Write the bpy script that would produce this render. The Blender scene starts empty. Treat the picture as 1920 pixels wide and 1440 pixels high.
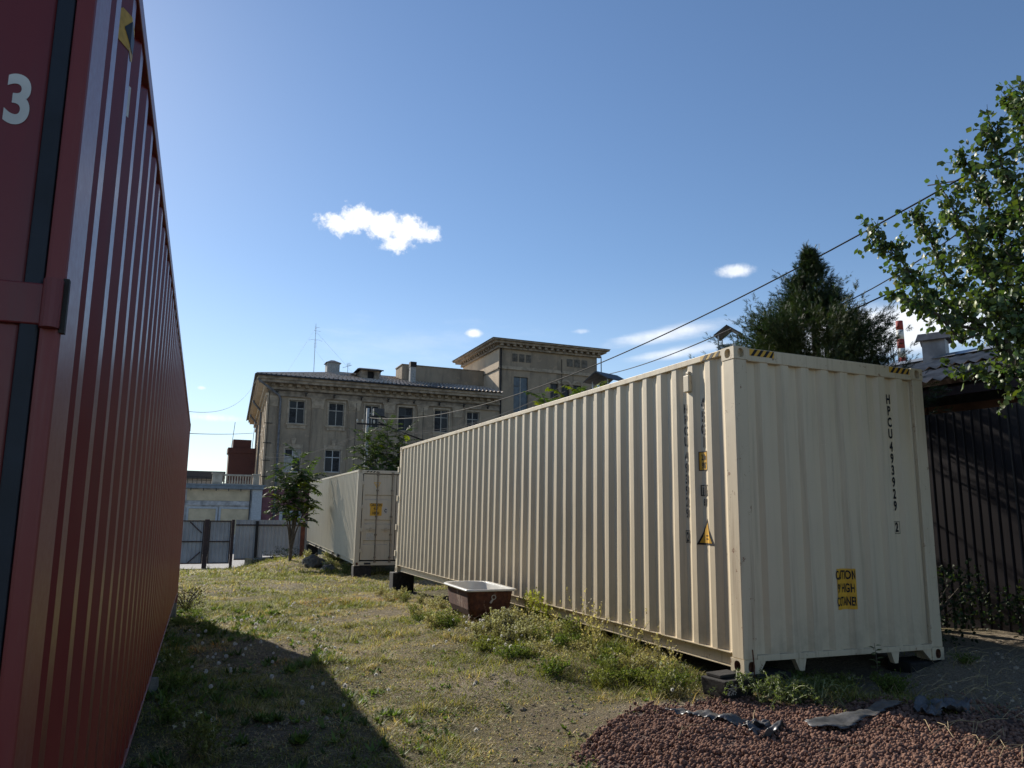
import bpy, bmesh, math, random
import numpy as np
from mathutils import Vector, Matrix, noise
rnd = random.Random(7)
rng = np.random.default_rng(11)
S = bpy.context.scene
COL = S.collection
rad = math.radians

# ------------------------------------------------------------------ camera
cd = bpy.data.cameras.new('camera'); cam = bpy.data.objects.new('camera', cd); COL.objects.link(cam)
r_ = Vector((0.92229, -0.38638, 0.0098)).normalized()
f_ = Vector((0.38000, 0.90840, 0.17470)).normalized()
CY, CP, CR = -0.3963, 0.1756, 0.0098
f_ = Vector((-math.sin(CY)*math.cos(CP), math.cos(CY)*math.cos(CP), math.sin(CP)))
rr = Vector((math.cos(CY), math.sin(CY), 0)); uu = rr.cross(f_)
r_ = rr*math.cos(CR)+uu*math.sin(CR); u_ = -rr*math.sin(CR)+uu*math.cos(CR)
M = Matrix((r_, u_, -f_)).transposed().to_4x4()
cam.matrix_world = Matrix.Translation((-4.475, -5.468, 1.312)) @ M
cd.sensor_width = 36; cd.lens = 1408.42*36/1920; cd.clip_start = 0.05; cd.clip_end = 4000
S.camera = cam
# ------------------------------------------------------------------ exposure
S.view_settings.view_transform = 'Standard'; S.view_settings.look = 'None'
S.view_settings.exposure = 0.48; S.view_settings.gamma = 1; S.view_settings.use_curve_mapping = False
# ------------------------------------------------------------------ sun
SUN_AZ, SUN_EL = 106.0, 29.0
sd = Vector((math.cos(rad(SUN_AZ))*math.cos(rad(SUN_EL)), math.sin(rad(SUN_AZ))*math.cos(rad(SUN_EL)), math.sin(rad(SUN_EL))))
sl = bpy.data.lights.new('sun', 'SUN'); sl.energy = 5.0; sl.angle = rad(0.53); sl.color = (1.0, 0.93, 0.82)
so = bpy.data.objects.new('sun', sl); COL.objects.link(so)
so.rotation_euler = (-sd).to_track_quat('-Z', 'Y').to_euler(); so.location = (0, 0, 30)
# ------------------------------------------------------------------ world sky
W = bpy.data.worlds.new('World'); S.world = W; W.use_nodes = True
nt = W.node_tree; nt.nodes.clear(); N = nt.nodes; LK = nt.links
def wn(t, **k):
    n = N.new(t)
    for a, b in k.items(): setattr(n, a, b)
    return n
def wmath(op, a, b=None, clamp=False):
    n = N.new('ShaderNodeMath'); n.operation = op; n.use_clamp = clamp
    for i, v in enumerate((a, b)):
        if v is None: continue
        if isinstance(v, (int, float)): n.inputs[i].default_value = v
        else: LK.new(v, n.inputs[i])
    return n.outputs[0]
sky = wn('ShaderNodeTexSky', sky_type='NISHITA'); sky.sun_disc = False
sky.sun_elevation = rad(SUN_EL); sky.sun_rotation = rad(90-SUN_AZ)
sky.air_density = 1.0; sky.dust_density = 0.12; sky.ozone_density = 2.6; sky.altitude = 100
hs = wn('ShaderNodeHueSaturation'); hs.inputs['Hue'].default_value = .502; hs.inputs['Saturation'].default_value = 1.06; LK.new(sky.outputs[0], hs.inputs['Color'])
tc = wn('ShaderNodeTexCoord'); nrm = wn('ShaderNodeVectorMath', operation='NORMALIZE'); LK.new(tc.outputs['Generated'], nrm.inputs[0])
DIR = nrm.outputs[0]
def dotn(v):
    n = wn('ShaderNodeVectorMath', operation='DOT_PRODUCT'); LK.new(DIR, n.inputs[0]); n.inputs[1].default_value = v; return n.outputs['Value']
def noi(scale, detail=6, rough=.6, stretch=None):
    n = wn('ShaderNodeTexNoise'); n.inputs['Scale'].default_value = scale; n.inputs['Detail'].default_value = detail; n.inputs['Roughness'].default_value = rough
    if stretch:
        mp = wn('ShaderNodeMapping'); mp.inputs['Scale'].default_value = stretch; LK.new(DIR, mp.inputs[0]); LK.new(mp.outputs[0], n.inputs['Vector'])
    else: LK.new(DIR, n.inputs['Vector'])
    return n.outputs['Fac']
n_puff = noi(42, 8, .66); n_soft = noi(9, 5, .55, (1, 1, 3.0)); n_wisp = noi(14, 6, .6, (1, 1, 4.5))
def cloud(F, wa, wb, tilt, nz, amp, lo, hi, op):
    F = Vector(F).normalized(); R = F.cross(Vector((0, 0, 1))).normalized(); U = R.cross(F)
    c, s = math.cos(rad(tilt)), math.sin(rad(tilt)); R, U = R*c+U*s, U*c-R*s
    df = dotn(F); a = wmath('DIVIDE', dotn(R/wa), df); b = wmath('DIVIDE', dotn(U/wb), df)
    d = wmath('SQRT', wmath('ADD', wmath('MULTIPLY', a, a), wmath('MULTIPLY', b, b)))
    v = wmath('ADD', wmath('SUBTRACT', 1.0, d), wmath('MULTIPLY', wmath('SUBTRACT', nz, .5), amp))
    mr = wn('ShaderNodeMapRange', interpolation_type='SMOOTHSTEP'); LK.new(v, mr.inputs[0])
    mr.inputs[1].default_value = lo; mr.inputs[2].default_value = hi; mr.inputs[4].default_value = op
    m = wmath('MULTIPLY', mr.outputs[0], wmath('GREATER_THAN', df, 0.2)); return m
def wmax(ms):
    o = ms[0]
    for m in ms[1:]: o = wmath('MAXIMUM', o, m)
    return o
cl = []
from math import sqrt
cx = Vector((0.195, 0.912, 0.361)); cR = cx.cross(Vector((0, 0, 1))).normalized(); cU = cR.cross(cx)
for du, dv, wa, wb in ((-.054, .005, .030, .015), (-.024, .012, .038, .022), (.006, .006, .040, .021), (.032, .003, .038, .022), (.055, .001, .030, .014), (.024, -.016, .028, .016)):
    cl.append(cloud(cx+cR*du+cU*dv, wa, wb, 0, n_puff, 2.3, .05, .65, .97))
cl.append(cloud((0.608, 0.731, 0.309), .032, .010, 0, n_puff, 1.1, .0, .75, .8))
cl.append(cloud((0.327, 0.914, 0.240), .016, .007, 0, n_puff, 1.1, .0, .7, .85))
cl.append(cloud((0.018, 0.993, 0.118), .040, .007, 0, n_puff, .9, .0, .8, .75))
cl.append(cloud((0.000, 0.988, 0.153), .006, .003, 0, n_puff, .9, .0, .8, .6))
cl.append(cloud((0.457, 0.856, 0.243), .014, .004, 0, n_puff, 1.1, .0, .9, .35))
cl.append(cloud((0.552, 0.800, 0.237), .100, .0135, 9, n_wisp, .9, .0, .9, .75))
cl.append(cloud((0.570, 0.795, 0.214), .085, .010, 7, n_wisp, 1.0, .0, .9, .65))
cl.append(cloud((0.745, 0.625, 0.222), .170, .044, 2, n_soft, 1.0, .0, .6, .9))
cl.append(cloud((0.880, 0.460, 0.180), .160, .035, -4, n_soft, 1.2, .0, .8, .8))
cl.append(cloud((0.25, 0.955, 0.22), .22, .05, 6, n_wisp, 2.4, .15, 1.6, .16))
sz = wn('ShaderNodeSeparateXYZ'); LK.new(DIR, sz.inputs[0]); hz = wn('ShaderNodeMapRange', interpolation_type='SMOOTHSTEP'); LK.new(sz.outputs[2], hz.inputs[0])
hz.inputs[1].default_value = -.08; hz.inputs[2].default_value = .34; hz.inputs[3].default_value = .50; hz.inputs[4].default_value = 0.
mask = wmax(cl)
tcol = wn('ShaderNodeMix', data_type='RGBA'); LK.new(wmath('MULTIPLY', n_puff, 1.0), tcol.inputs[0])
tcol.inputs[6].default_value = (5.4, 5.8, 6.6, 1); tcol.inputs[7].default_value = (11.5, 11.6, 11.6, 1)
mx = wn('ShaderNodeMix', data_type='RGBA'); LK.new(mask, mx.inputs[0]); hm = wn('ShaderNodeMix', data_type='RGBA'); LK.new(hz.outputs[0], hm.inputs[0]); LK.new(hs.outputs[0], hm.inputs[6]); hm.inputs[7].default_value = (6.6, 7.6, 8.6, 1); LK.new(hm.outputs[2], mx.inputs[6]); LK.new(tcol.outputs[2], mx.inputs[7])
bg = wn('ShaderNodeBackground'); bg.inputs[1].default_value = 0.092; LK.new(mx.outputs[2], bg.inputs[0])
wo = wn('ShaderNodeOutputWorld'); LK.new(bg.outputs[0], wo.inputs[0])

# ================================================================== helpers
def tag(o, label=None, cat=None, group=None, kind=None):
    if label: o['label'] = label
    if cat: o['category'] = cat
    if group: o['group'] = group
    if kind: o['kind'] = kind
    return o
def empty(name, loc=(0, 0, 0), rot=(0, 0, 0), label=None, cat=None, group=None):
    o = bpy.data.objects.new(name, None); COL.objects.link(o); o.location = loc; o.rotation_euler = rot
    o.empty_display_size = .2
    return tag(o, label, cat, group)
def link(name, me, parent=None, mat=None, smooth=False):
    if mat is not None and not me.materials:
        for m in (mat if isinstance(mat, (list, tuple)) else [mat]): me.materials.append(m)
    if smooth: me.shade_smooth()
    o = bpy.data.objects.new(name, me); COL.objects.link(o)
    if parent is not None: o.parent = parent
    return o
def copy_tree(o, parent=None):
    c = o.copy(); COL.objects.link(c)
    if parent is not None: c.parent = parent
    for ch in list(o.children): copy_tree(ch, c)
    return c
class MB:
    def __init__(s): s.v = []; s.f = []; s.mi = []
    def quad(s, *p, mi=0):
        n = len(s.v); s.v += [tuple(q) for q in p]; s.f.append(tuple(range(n, n+len(p)))); s.mi.append(mi)
    def box(s, x0, x1, y0, y1, z0, z1, T=None, mi=0, taper=0):
        n = len(s.v); t = taper
        ps = [(x0, y0, z0), (x1, y0, z0), (x1, y1, z0), (x0, y1, z0), (x0+t, y0+t, z1), (x1-t, y0+t, z1), (x1-t, y1-t, z1), (x0+t, y1-t, z1)]
        if T is not None: ps = [tuple(T @ Vector(p)) for p in ps]
        s.v += ps
        for f in ((0, 3, 2, 1), (4, 5, 6, 7), (0, 1, 5, 4), (1, 2, 6, 5), (2, 3, 7, 6), (3, 0, 4, 7)): s.f.append(tuple(n+i for i in f)); s.mi.append(mi)
        return s
    def tube(s, pts, r, n=8, cap=True, mi=0):
        pts = [Vector(p) for p in pts]; rs = r if isinstance(r, (list, tuple)) else [r]*len(pts)
        base = len(s.v); up = Vector((0, 0, 1)); prev = None
        for i, p in enumerate(pts):
            d = (pts[min(i+1, len(pts)-1)]-pts[max(i-1, 0)]).normalized()
            a = d.cross(up if abs(d.z) < .95 else Vector((1, 0, 0))).normalized()
            if prev is not None and prev.length > 0:
                a2 = (prev-d*prev.dot(d))
                if a2.length > 1e-5: a = a2.normalized()
            prev = a; b = d.cross(a)
            for k in range(n):
                t = 2*math.pi*k/n; s.v.append(tuple(p+(a*math.cos(t)+b*math.sin(t))*rs[i]))
        for i in range(len(pts)-1):
            for k in range(n):
                k2 = (k+1) % n; s.f.append((base+i*n+k, base+i*n+k2, base+(i+1)*n+k2, base+(i+1)*n+k)); s.mi.append(mi)
        if cap:
            s.f.append(tuple(base+k for k in range(n))[::-1]); s.mi.append(mi)
            e = base+(len(pts)-1)*n; s.f.append(tuple(e+k for k in range(n))); s.mi.append(mi)
        return s
    def prism(s, poly, y0, y1, axis='y', mi=0):
        # poly in (x,z), extruded along y
        n = len(s.v); m = len(poly)
        for y in (y0, y1):
            for a, b in poly: s.v.append((a, y, b) if axis == 'y' else ((y, a, b) if axis == 'x' else (a, b, y)))
        s.f.append(tuple(range(n, n+m))); s.f.append(tuple(range(n+m, n+2*m))[::-1]); s.mi += [mi, mi]
        for i in range(m):
            j = (i+1) % m; s.f.append((n+i, n+m+i, n+m+j, n+j)); s.mi.append(mi)
        return s
    def mesh(s, name='m'):
        me = bpy.data.meshes.new(name); me.from_pydata(s.v, [], s.f)
        if any(s.mi): me.polygons.foreach_set('material_index', s.mi)
        me.update(); return me
    def make(s, name, mat, parent=None, smooth=False, bevel=0, fixn=True):
        me = s.mesh(name)
        if fixn or bevel:
            bm = bmesh.new(); bm.from_mesh(me)
            if fixn: bmesh.ops.recalc_face_normals(bm, faces=bm.faces)
            if bevel:
                bmesh.ops.remove_doubles(bm, verts=bm.verts, dist=1e-5)
                bmesh.ops.bevel(bm, geom=[e for e in bm.edges if e.is_manifold and e.calc_face_angle(0) > .5], offset=bevel, segments=2, profile=.5, affect='EDGES', clamp_overlap=True)
            bm.to_mesh(me); bm.free()
        o = link(name, me, parent, mat, smooth)
        return o
def tri_mesh(name, V, F, mat, parent=None, col=None, smooth=False):
    """fast numpy mesh; F (n,k) array of k-gons, col per-face rgb -> face-corner attribute 'tint'"""
    V = np.asarray(V, np.float32); F = np.asarray(F, np.int32); k = F.shape[1]
    me = bpy.data.meshes.new(name); me.vertices.add(len(V)); me.vertices.foreach_set('co', V.ravel())
    me.loops.add(F.size); me.loops.foreach_set('vertex_index', F.ravel())
    me.polygons.add(len(F)); me.polygons.foreach_set('loop_start', np.arange(0, F.size, k, dtype=np.int32))
    me.update(calc_edges=True)
    if col is not None:
        at = me.color_attributes.new('tint', 'FLOAT_COLOR', 'POINT')
        c = np.ones((len(V), 4), np.float32); c[:, :3] = col; at.data.foreach_set('color', c.ravel())
    if smooth: me.shade_smooth()
    me.materials.append(mat)
    o = bpy.data.objects.new(name, me); COL.objects.link(o)
    if parent is not None: o.parent = parent
    return o

# ------------------------------------------------------------------ materials
class MT:
    def __init__(s, name):
        s.m = bpy.data.materials.new(name); s.m.use_nodes = True; s.t = s.m.node_tree; s.N = s.t.nodes; s.L = s.t.links
        s.b = s.N['Principled BSDF']; s.out = s.N['Material Output']
        tc = s.N.new('ShaderNodeTexCoord'); s.obj = tc.outputs['Object']
        g = s.N.new('ShaderNodeNewGeometry'); s.pos = g.outputs['Position']; s.geo = g
    def inp(s, i, v):
        if isinstance(v, (int, float)): i.default_value = v
        elif isinstance(v, tuple): i.default_value = v if len(v) == len(i.default_value) else (*v, 1)
        else: s.L.new(v, i)
    def noise(s, scale, detail=4, rough=.55, st=None, src=None, out='Fac', dist=0):
        n = s.N.new('ShaderNodeTexNoise'); n.inputs['Scale'].default_value = scale; n.inputs['Detail'].default_value = detail; n.inputs['Roughness'].default_value = rough; n.inputs['Distortion'].default_value = dist
        v = src or s.pos
        if st:
            mp = s.N.new('ShaderNodeMapping'); mp.inputs['Scale'].default_value = st; s.L.new(v, mp.inputs[0]); v = mp.outputs[0]
        s.L.new(v, n.inputs['Vector']); return n.outputs[out]
    def ramp(s, f, lo, hi, a=0., b=1.):
        n = s.N.new('ShaderNodeMapRange'); n.interpolation_type = 'SMOOTHSTEP'; s.L.new(f, n.inputs[0])
        for i, v in ((1, lo), (2, hi), (3, a), (4, b)): n.inputs[i].default_value = v
        return n.outputs[0]
    def mix(s, f, a, b, mode='MIX'):
        n = s.N.new('ShaderNodeMix'); n.data_type = 'RGBA'; n.blend_type = mode; s.inp(n.inputs[0], f)
        s.inp(n.inputs[6], a); s.inp(n.inputs[7], b); return n.outputs[2]
    def math(s, op, a, b, clamp=False):
        n = s.N.new('ShaderNodeMath'); n.operation = op; n.use_clamp = clamp; s.inp(n.inputs[0], a); s.inp(n.inputs[1], b); return n.outputs[0]
    def sep(s, v, k):
        n = s.N.new('ShaderNodeSeparateXYZ'); s.L.new(v, n.inputs[0]); return n.outputs[k]
    def bump(s, h, st=.3, d=.01, nrm=None):
        n = s.N.new('ShaderNodeBump'); n.inputs['Strength'].default_value = st; n.inputs['Distance'].default_value = d; s.L.new(h, n.inputs['Height'])
        if nrm: s.L.new(nrm, n.inputs['Normal'])
        s.L.new(n.outputs[0], s.b.inputs['Normal']); return n.outputs[0]
    def base(s, c, rough=.6, metal=0, spec=.5):
        s.inp(s.b.inputs['Base Color'], c); s.inp(s.b.inputs['Roughness'], rough); s.inp(s.b.inputs['Metallic'], metal); s.inp(s.b.inputs['Specular IOR Level'], spec)
        return s.m
    def attr(s, name='tint'):
        n = s.N.new('ShaderNodeAttribute'); n.attribute_name = name; return n.outputs['Color']

def m_simple(name, c, rough=.7, var=.25, scale=8, metal=0, spec=.4, bump=.15, bs=40, bd=.004):
    m = MT(name); n1 = m.noise(scale, 5); d = tuple(x*(1-var) for x in c); l = tuple(min(1, x*(1+var)) for x in c)
    col = m.mix(m.ramp(n1, .3, .7), d, l)
    if bump: m.bump(m.noise(bs, 4), bump, bd)
    return m.base(col, rough, metal, spec)
def m_paint(name, c, dirt, rust=(.16, .06, .025), rough=.42, dirt_amt=.45, rust_lo=.70, spec=.5, grime_z=None):
    """painted corrugated steel: run-off streaks, scuffs, rust freckles, faint dents"""
    m = MT(name)
    big = m.noise(1.1, 4, .6); st = m.noise(1, 6, .65, (14, 14, .7)); fine = m.noise(60, 3, .6)
    c2 = m.mix(m.ramp(big, .3, .75, 0, .5), c, tuple(x*.88 for x in c))
    c3 = m.mix(m.math('MULTIPLY', m.ramp(st, .48, .78), dirt_amt), c2, dirt)
    sc = m.noise(1, 5, .75, (3, 3, 45)); c3 = m.mix(m.math('MULTIPLY', m.ramp(sc, .66, .74), .35), c3, tuple(min(1, x*1.35+.02) for x in c))
    sk = m.noise(1, 7, .8, (26, 26, 1.1)); c3 = m.mix(m.math('MULTIPLY', m.ramp(sk, .66, .76), .5*dirt_amt), c3, tuple(x*.35 for x in dirt))
    sv = m.noise(1, 6, .85, (60, 60, 4), dist=.6); c3 = m.mix(m.math('MULTIPLY', m.ramp(sv, .70, .73), .6), c3, tuple(x*.5 for x in dirt))
    if grime_z is not None:
        z = m.sep(m.obj, 2); g = m.ramp(z, grime_z[0], grime_z[1], 1, 0); g = m.math('MULTIPLY', g, m.ramp(m.noise(5, 5, .7), .35, .7))
        c3 = m.mix(m.math('MULTIPLY', g, .55), c3, dirt)
    ru = m.noise(9, 8, .8); rm = m.ramp(ru, rust_lo, rust_lo+.05)
    col = m.mix(rm, c3, rust)
    ro = m.math('ADD', m.math('MULTIPLY', fine, .14), rough-.05)
    m.bump(m.noise(3.2, 3, .5), .25, .012)
    return m.base(col, ro, 0, spec)
CREAM = (.60, .50, .345)
M_cream = m_paint('cream_paint', CREAM, (.30, .24, .17), grime_z=(.0, .75), dirt_amt=.5, rough=.48)
M_cream2 = m_paint('cream_paint_worn', (.58, .485, .335), (.24, .16, .10), rust_lo=.59, dirt_amt=.7, rough=.55)
M_cream3 = m_paint('grey_cream_paint', (.52, .46, .35), (.30, .25, .18), dirt_amt=.5, rust_lo=.68)
M_beam = m_paint('container_rail_paint', (.42, .36, .26), (.2, .16, .11), rust_lo=.64, dirt_amt=.7)
M_red = m_paint('oxide_red_paint', (.165, .021, .021), (.10, .036, .032), rust=(.2, .09, .05), rough=.30, dirt_amt=.5, rust_lo=.73, spec=.4)
M_red2 = m_paint('oxide_red_post_paint', (.20, .034, .032), (.22, .12, .105), rust=(.22, .10, .06), rough=.36, dirt_amt=.9, rust_lo=.62, spec=.35)
M_black = m_simple('black_lettering', (.012, .012, .014), .6, .2, spec=.3, bump=0)
M_rubber = m_simple('dark_rubber_gasket', (.010, .014, .022), .55, .3, spec=.4)
M_white_letter = m_simple('white_lettering', (.60, .60, .57), .5, .12, bump=0)
M_yellow = m_simple('yellow_sticker', (.60, .33, .025), .5, .12, 14, bump=0)
M_yellow_pale = m_simple('faded_yellow_sticker', (.50, .31, .06), .6, .2, 30, bump=0)
M_under = m_simple('dark_underside_steel', (.03, .027, .024), .8)
M_rust = m_simple('rusty_steel', (.12, .05, .028), .85, .4, 25, bump=.4)
M_galv = m_simple('galvanised_steel', (.36, .38, .40), .45, .2, 6, metal=.6)
M_zincdark = m_simple('dark_tin', (.05, .052, .058), .55, .3, 10, metal=.3)
M_sticker_w = m_simple('pale_paper_sticker', (.45, .43, .38), .6, .15, 30, bump=0)

# ================================================================== terrain
def interp(x, xs, ys): return float(np.interp(x, xs, ys))
GY = ([-40, -3, 0, 4, 8, 12, 18, 24, 30, 33, 60, 200], [-.16, -.16, -.17, -.22, -.32, -.42, -.50, -.72, -1.05, -1.18, -1.35, -2.0])
def sst(a, b, x):
    t = np.clip((x-a)/(b-a), 0, 1); return t*t*(3-2*t)
def gz(x, y):
    x = np.asarray(x, float); y = np.asarray(y, float)
    z = np.interp(y, *GY)
    # raised strip along the cream containers
    z = z + .10*sst(-2.4, -.9, x)*sst(7.5, 5.0, y)*sst(0.3, 1.5, y)*(1-sst(2.5, 3.5, x)*.2)
    z = z + .42*sst(-3.0, -.6, x)*sst(20, 25, y)*sst(33.5, 30, y)
    # pebble heap and soil bank to the right of the near end
    z = z + .06*np.exp(-((x-.3)**2/2.2+(y+1.15)**2/.7))
    z = z + .17*sst(1.4, 3.0, x)*sst(3, -.5, y)*sst(-6, -1.5, y)
    near = sst(40, 25, y)*sst(40, 20, np.abs(x))
    z = z + near*(.018*np.sin(x*3.1+y*1.3)+.014*np.sin(y*2.7-x*1.9+1)+.008*np.sin(x*7.3+2)*np.sin(y*6.1)+.006*np.sin(x*15+y*3)*np.sin(y*13-x*4))
    return z
def G(x, y): return float(gz(x, y))
xs = np.concatenate([[-1500, -600, -200, -80, -40, -25, -15, -10], np.arange(-8, 9.01, .12), [10, 12, 15, 20, 30, 45, 80, 200, 600, 1500]])
ys = np.concatenate([[-1500, -500, -100, -40, -20, -12, -8], np.arange(-6.5, 14, .12), np.arange(14, 36, .4), [38, 42, 48, 57, 70, 90, 140, 250, 600, 1500]])
XX, YY = np.meshgrid(xs, ys); ZZ = gz(XX, YY)
nx, ny = len(xs), len(ys); idx = np.arange(nx*ny).reshape(ny, nx)
FF = np.stack([idx[:-1, :-1], idx[:-1, 1:], idx[1:, 1:], idx[1:, :-1]], -1).reshape(-1, 4)
mg = MT('dry_lawn_soil')
n1 = mg.noise(.9, 6, .6); n2 = mg.noise(6, 6, .65); n3 = mg.noise(45, 5, .7); n4 = mg.noise(.45, 4, .6, src=None)
c = mg.mix(mg.ramp(n3, .3, .7), (.15, .12, .072), (.38, .315, .20))
c = mg.mix(mg.ramp(n2, .5, .68), c, (.40, .335, .235))
soilw = mg.attr('tint'); sw = mg.sep(soilw, 0)
n5 = mg.noise(170, 5, .75); c = mg.mix(mg.math('MULTIPLY', mg.math('SUBTRACT', 1.0, sw), mg.ramp(n1, .42, .60, 0, .75)), c, mg.mix(mg.ramp(n3, .35, .65), (.09, .095, .03), (.24, .215, .095)))
c = mg.mix(sw, c, mg.mix(mg.ramp(n3, .3, .7), (.32, .26, .195), (.66, .56, .43)))
c = mg.mix(mg.ramp(n5, .42, .62), mg.mix(1.0, c, (.60, .57, .52), 'MULTIPLY'), c)
mg.bump(mg.math('ADD', mg.math('ADD', n3, mg.math('MULTIPLY', n2, 1.5)), mg.math('MULTIPLY', n5, .5)), 1.0, .05); mg.base(c, .95, 0, .2)
SW_ = np.clip(sst(.8, 1.3, XX)*sst(1.6, .6, YY)+np.exp(-((XX+.75)**2/.35+(YY+.12)**2/.05))*1.2+np.exp(-((XX+1.9)**2/.3+(YY-1.3)**2/.5))*.8+np.exp(-((XX+2.2)**2/.5+(YY-4.2)**2/.9))*.5, 0, 1)*(near_mask := (np.abs(XX) < 12)*(YY > -9)*(YY < 20))
ground = tri_mesh('ground', np.stack([XX, YY, ZZ], -1).reshape(-1, 3), FF, mg.m, col=np.repeat(SW_.reshape(-1, 1), 3, 1), smooth=True); ground['kind'] = 'structure'
# gravel lane beyond the gate
m = MT('pale_gravel'); v = m.noise(30, 6, .75); c = m.mix(m.ramp(v, .3, .7), (.16, .155, .15), (.46, .45, .43)); m.bump(v, .8, .03); m.base(c, .95)
gx = np.linspace(-26, 3, 60); gy = np.linspace(32.6, 57, 40); A, B = np.meshgrid(gx, gy); ii = np.arange(A.size).reshape(A.shape)
V = np.stack([A, B, gz(A, B)+.012], -1).reshape(-1, 3); F4 = np.stack([ii[:-1, :-1], ii[:-1, 1:], ii[1:, 1:], ii[1:, :-1]], -1).reshape(-1, 4)
tag(tri_mesh('gravel_lane', V, F4, m.m), kind='structure')

# ================================================================== text wrapped on surfaces
def text_bm(txt, h, wscale=.62, bold=.0):
    cu = bpy.data.curves.new('t', 'FONT'); cu.body = txt; cu.size = h/.70; cu.align_x = 'CENTER'; cu.resolution_u = 8 if txt == '3' else 3; cu.offset = bold
    ob = bpy.data.objects.new('t', cu); COL.objects.link(ob)
    dg = bpy.context.evaluated_depsgraph_get(); me = bpy.data.meshes.new_from_object(ob.evaluated_get(dg))
    bm = bmesh.new(); bm.from_mesh(me)
    bpy.data.objects.remove(ob); bpy.data.curves.remove(cu); bpy.data.meshes.remove(me)
    for v in bm.verts: v.co.x *= wscale
    return bm
class Decal:
    """flat print laid over a (corrugated) surface: pieces in (u,v), cut at the profile's bends, mapped by fn"""
    def __init__(s): s.bm = bmesh.new()
    def text(s, txt, u, v, h, wscale=.62, bold=0.):
        b = text_bm(txt, h, wscale, bold)
        for q in b.verts: q.co.x += u; q.co.y += v
        s._add(b)
    def poly(s, pts, z=0):
        b = bmesh.new(); b.faces.new([b.verts.new((x, y, z)) for x, y in pts]); s._add(b)
    def rect(s, x0, x1, y0, y1, z=0): s.poly([(x0, y0), (x1, y0), (x1, y1), (x0, y1)], z)
    def frame(s, x0, x1, y0, y1, t):
        s.rect(x0, x1, y0, y0+t); s.rect(x0, x1, y1-t, y1); s.rect(x0, x0+t, y0+t, y1-t); s.rect(x1-t, x1, y0+t, y1-t)
    def _add(s, b):
        me = bpy.data.meshes.new('d'); b.to_mesh(me); b.free(); s.bm.from_mesh(me); bpy.data.meshes.remove(me)
    def make(s, name, mat, parent, fn, cuts=(), lift=.005):
        for cpos in cuts:
            bmesh.ops.bisect_plane(s.bm, geom=list(s.bm.verts)+list(s.bm.edges)+list(s.bm.faces), plane_co=(cpos, 0, 0), plane_no=(1, 0, 0), dist=1e-6)
        for v in s.bm.verts: v.co = Vector(fn(v.co.x, v.co.y, lift+v.co.z))
        me = bpy.data.meshes.new(name); s.bm.to_mesh(me); s.bm.free()
        return link(name, me, parent, mat)

# ================================================================== containers
CW, CH = 2.438, 2.896
def prof_pts(a, b, p, fo, sl_, fi, depth, start):
    """list of (s, d): trapezoid corrugation from a to b; start = s where an outer flat begins"""
    out = [];
    k0 = int(math.floor((a-start)/p))-1
    raw = []
    for k in range(k0, k0+int((b-a)/p)+4):
        o = start+k*p; raw += [(o, 0), (o+fo, 0), (o+fo+sl_, depth), (o+fo+sl_+fi, depth)]
    def d_at(s):
        for i in range(len(raw)-1):
            if raw[i][0] <= s <= raw[i+1][0]:
                t = (s-raw[i][0])/max(1e-9, raw[i+1][0]-raw[i][0]); return raw[i][1]+t*(raw[i+1][1]-raw[i][1])
        return 0
    pts = [(a, d_at(a))]+[q for q in raw if a < q[0] < b]+[(b, d_at(b))]
    return pts, d_at
def corr_sheet(pts, z0, z1, fn, nz=9, jit=.0010, thick=.004):
    """vertical corrugated sheet with slight dents; fn(s,d,z)->xyz"""
    mb = MB(); zs = [z0+(z1-z0)*i/(nz-1) for i in range(nz)]
    # split flats for soft dents
    P = []
    for i, (s, d) in enumerate(pts):
        P.append((s, d))
    n = len(P)
    for z in zs:
        for s, d in P:
            e = 0 if z in (z0, z1) else jit*noise.noise(Vector((s*2.3, z*1.7, d*10)))*2+jit*.7*noise.noise(Vector((s*9, z*3, 4)))
            mb.v.append(tuple(fn(s, d+e, z)))
    for j in range(nz-1):
        for i in range(n-1): mb.f.append((j*n+i, j*n+i+1, (j+1)*n+i+1, (j+1)*n+i)); mb.mi.append(0)
    return mb
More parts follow.
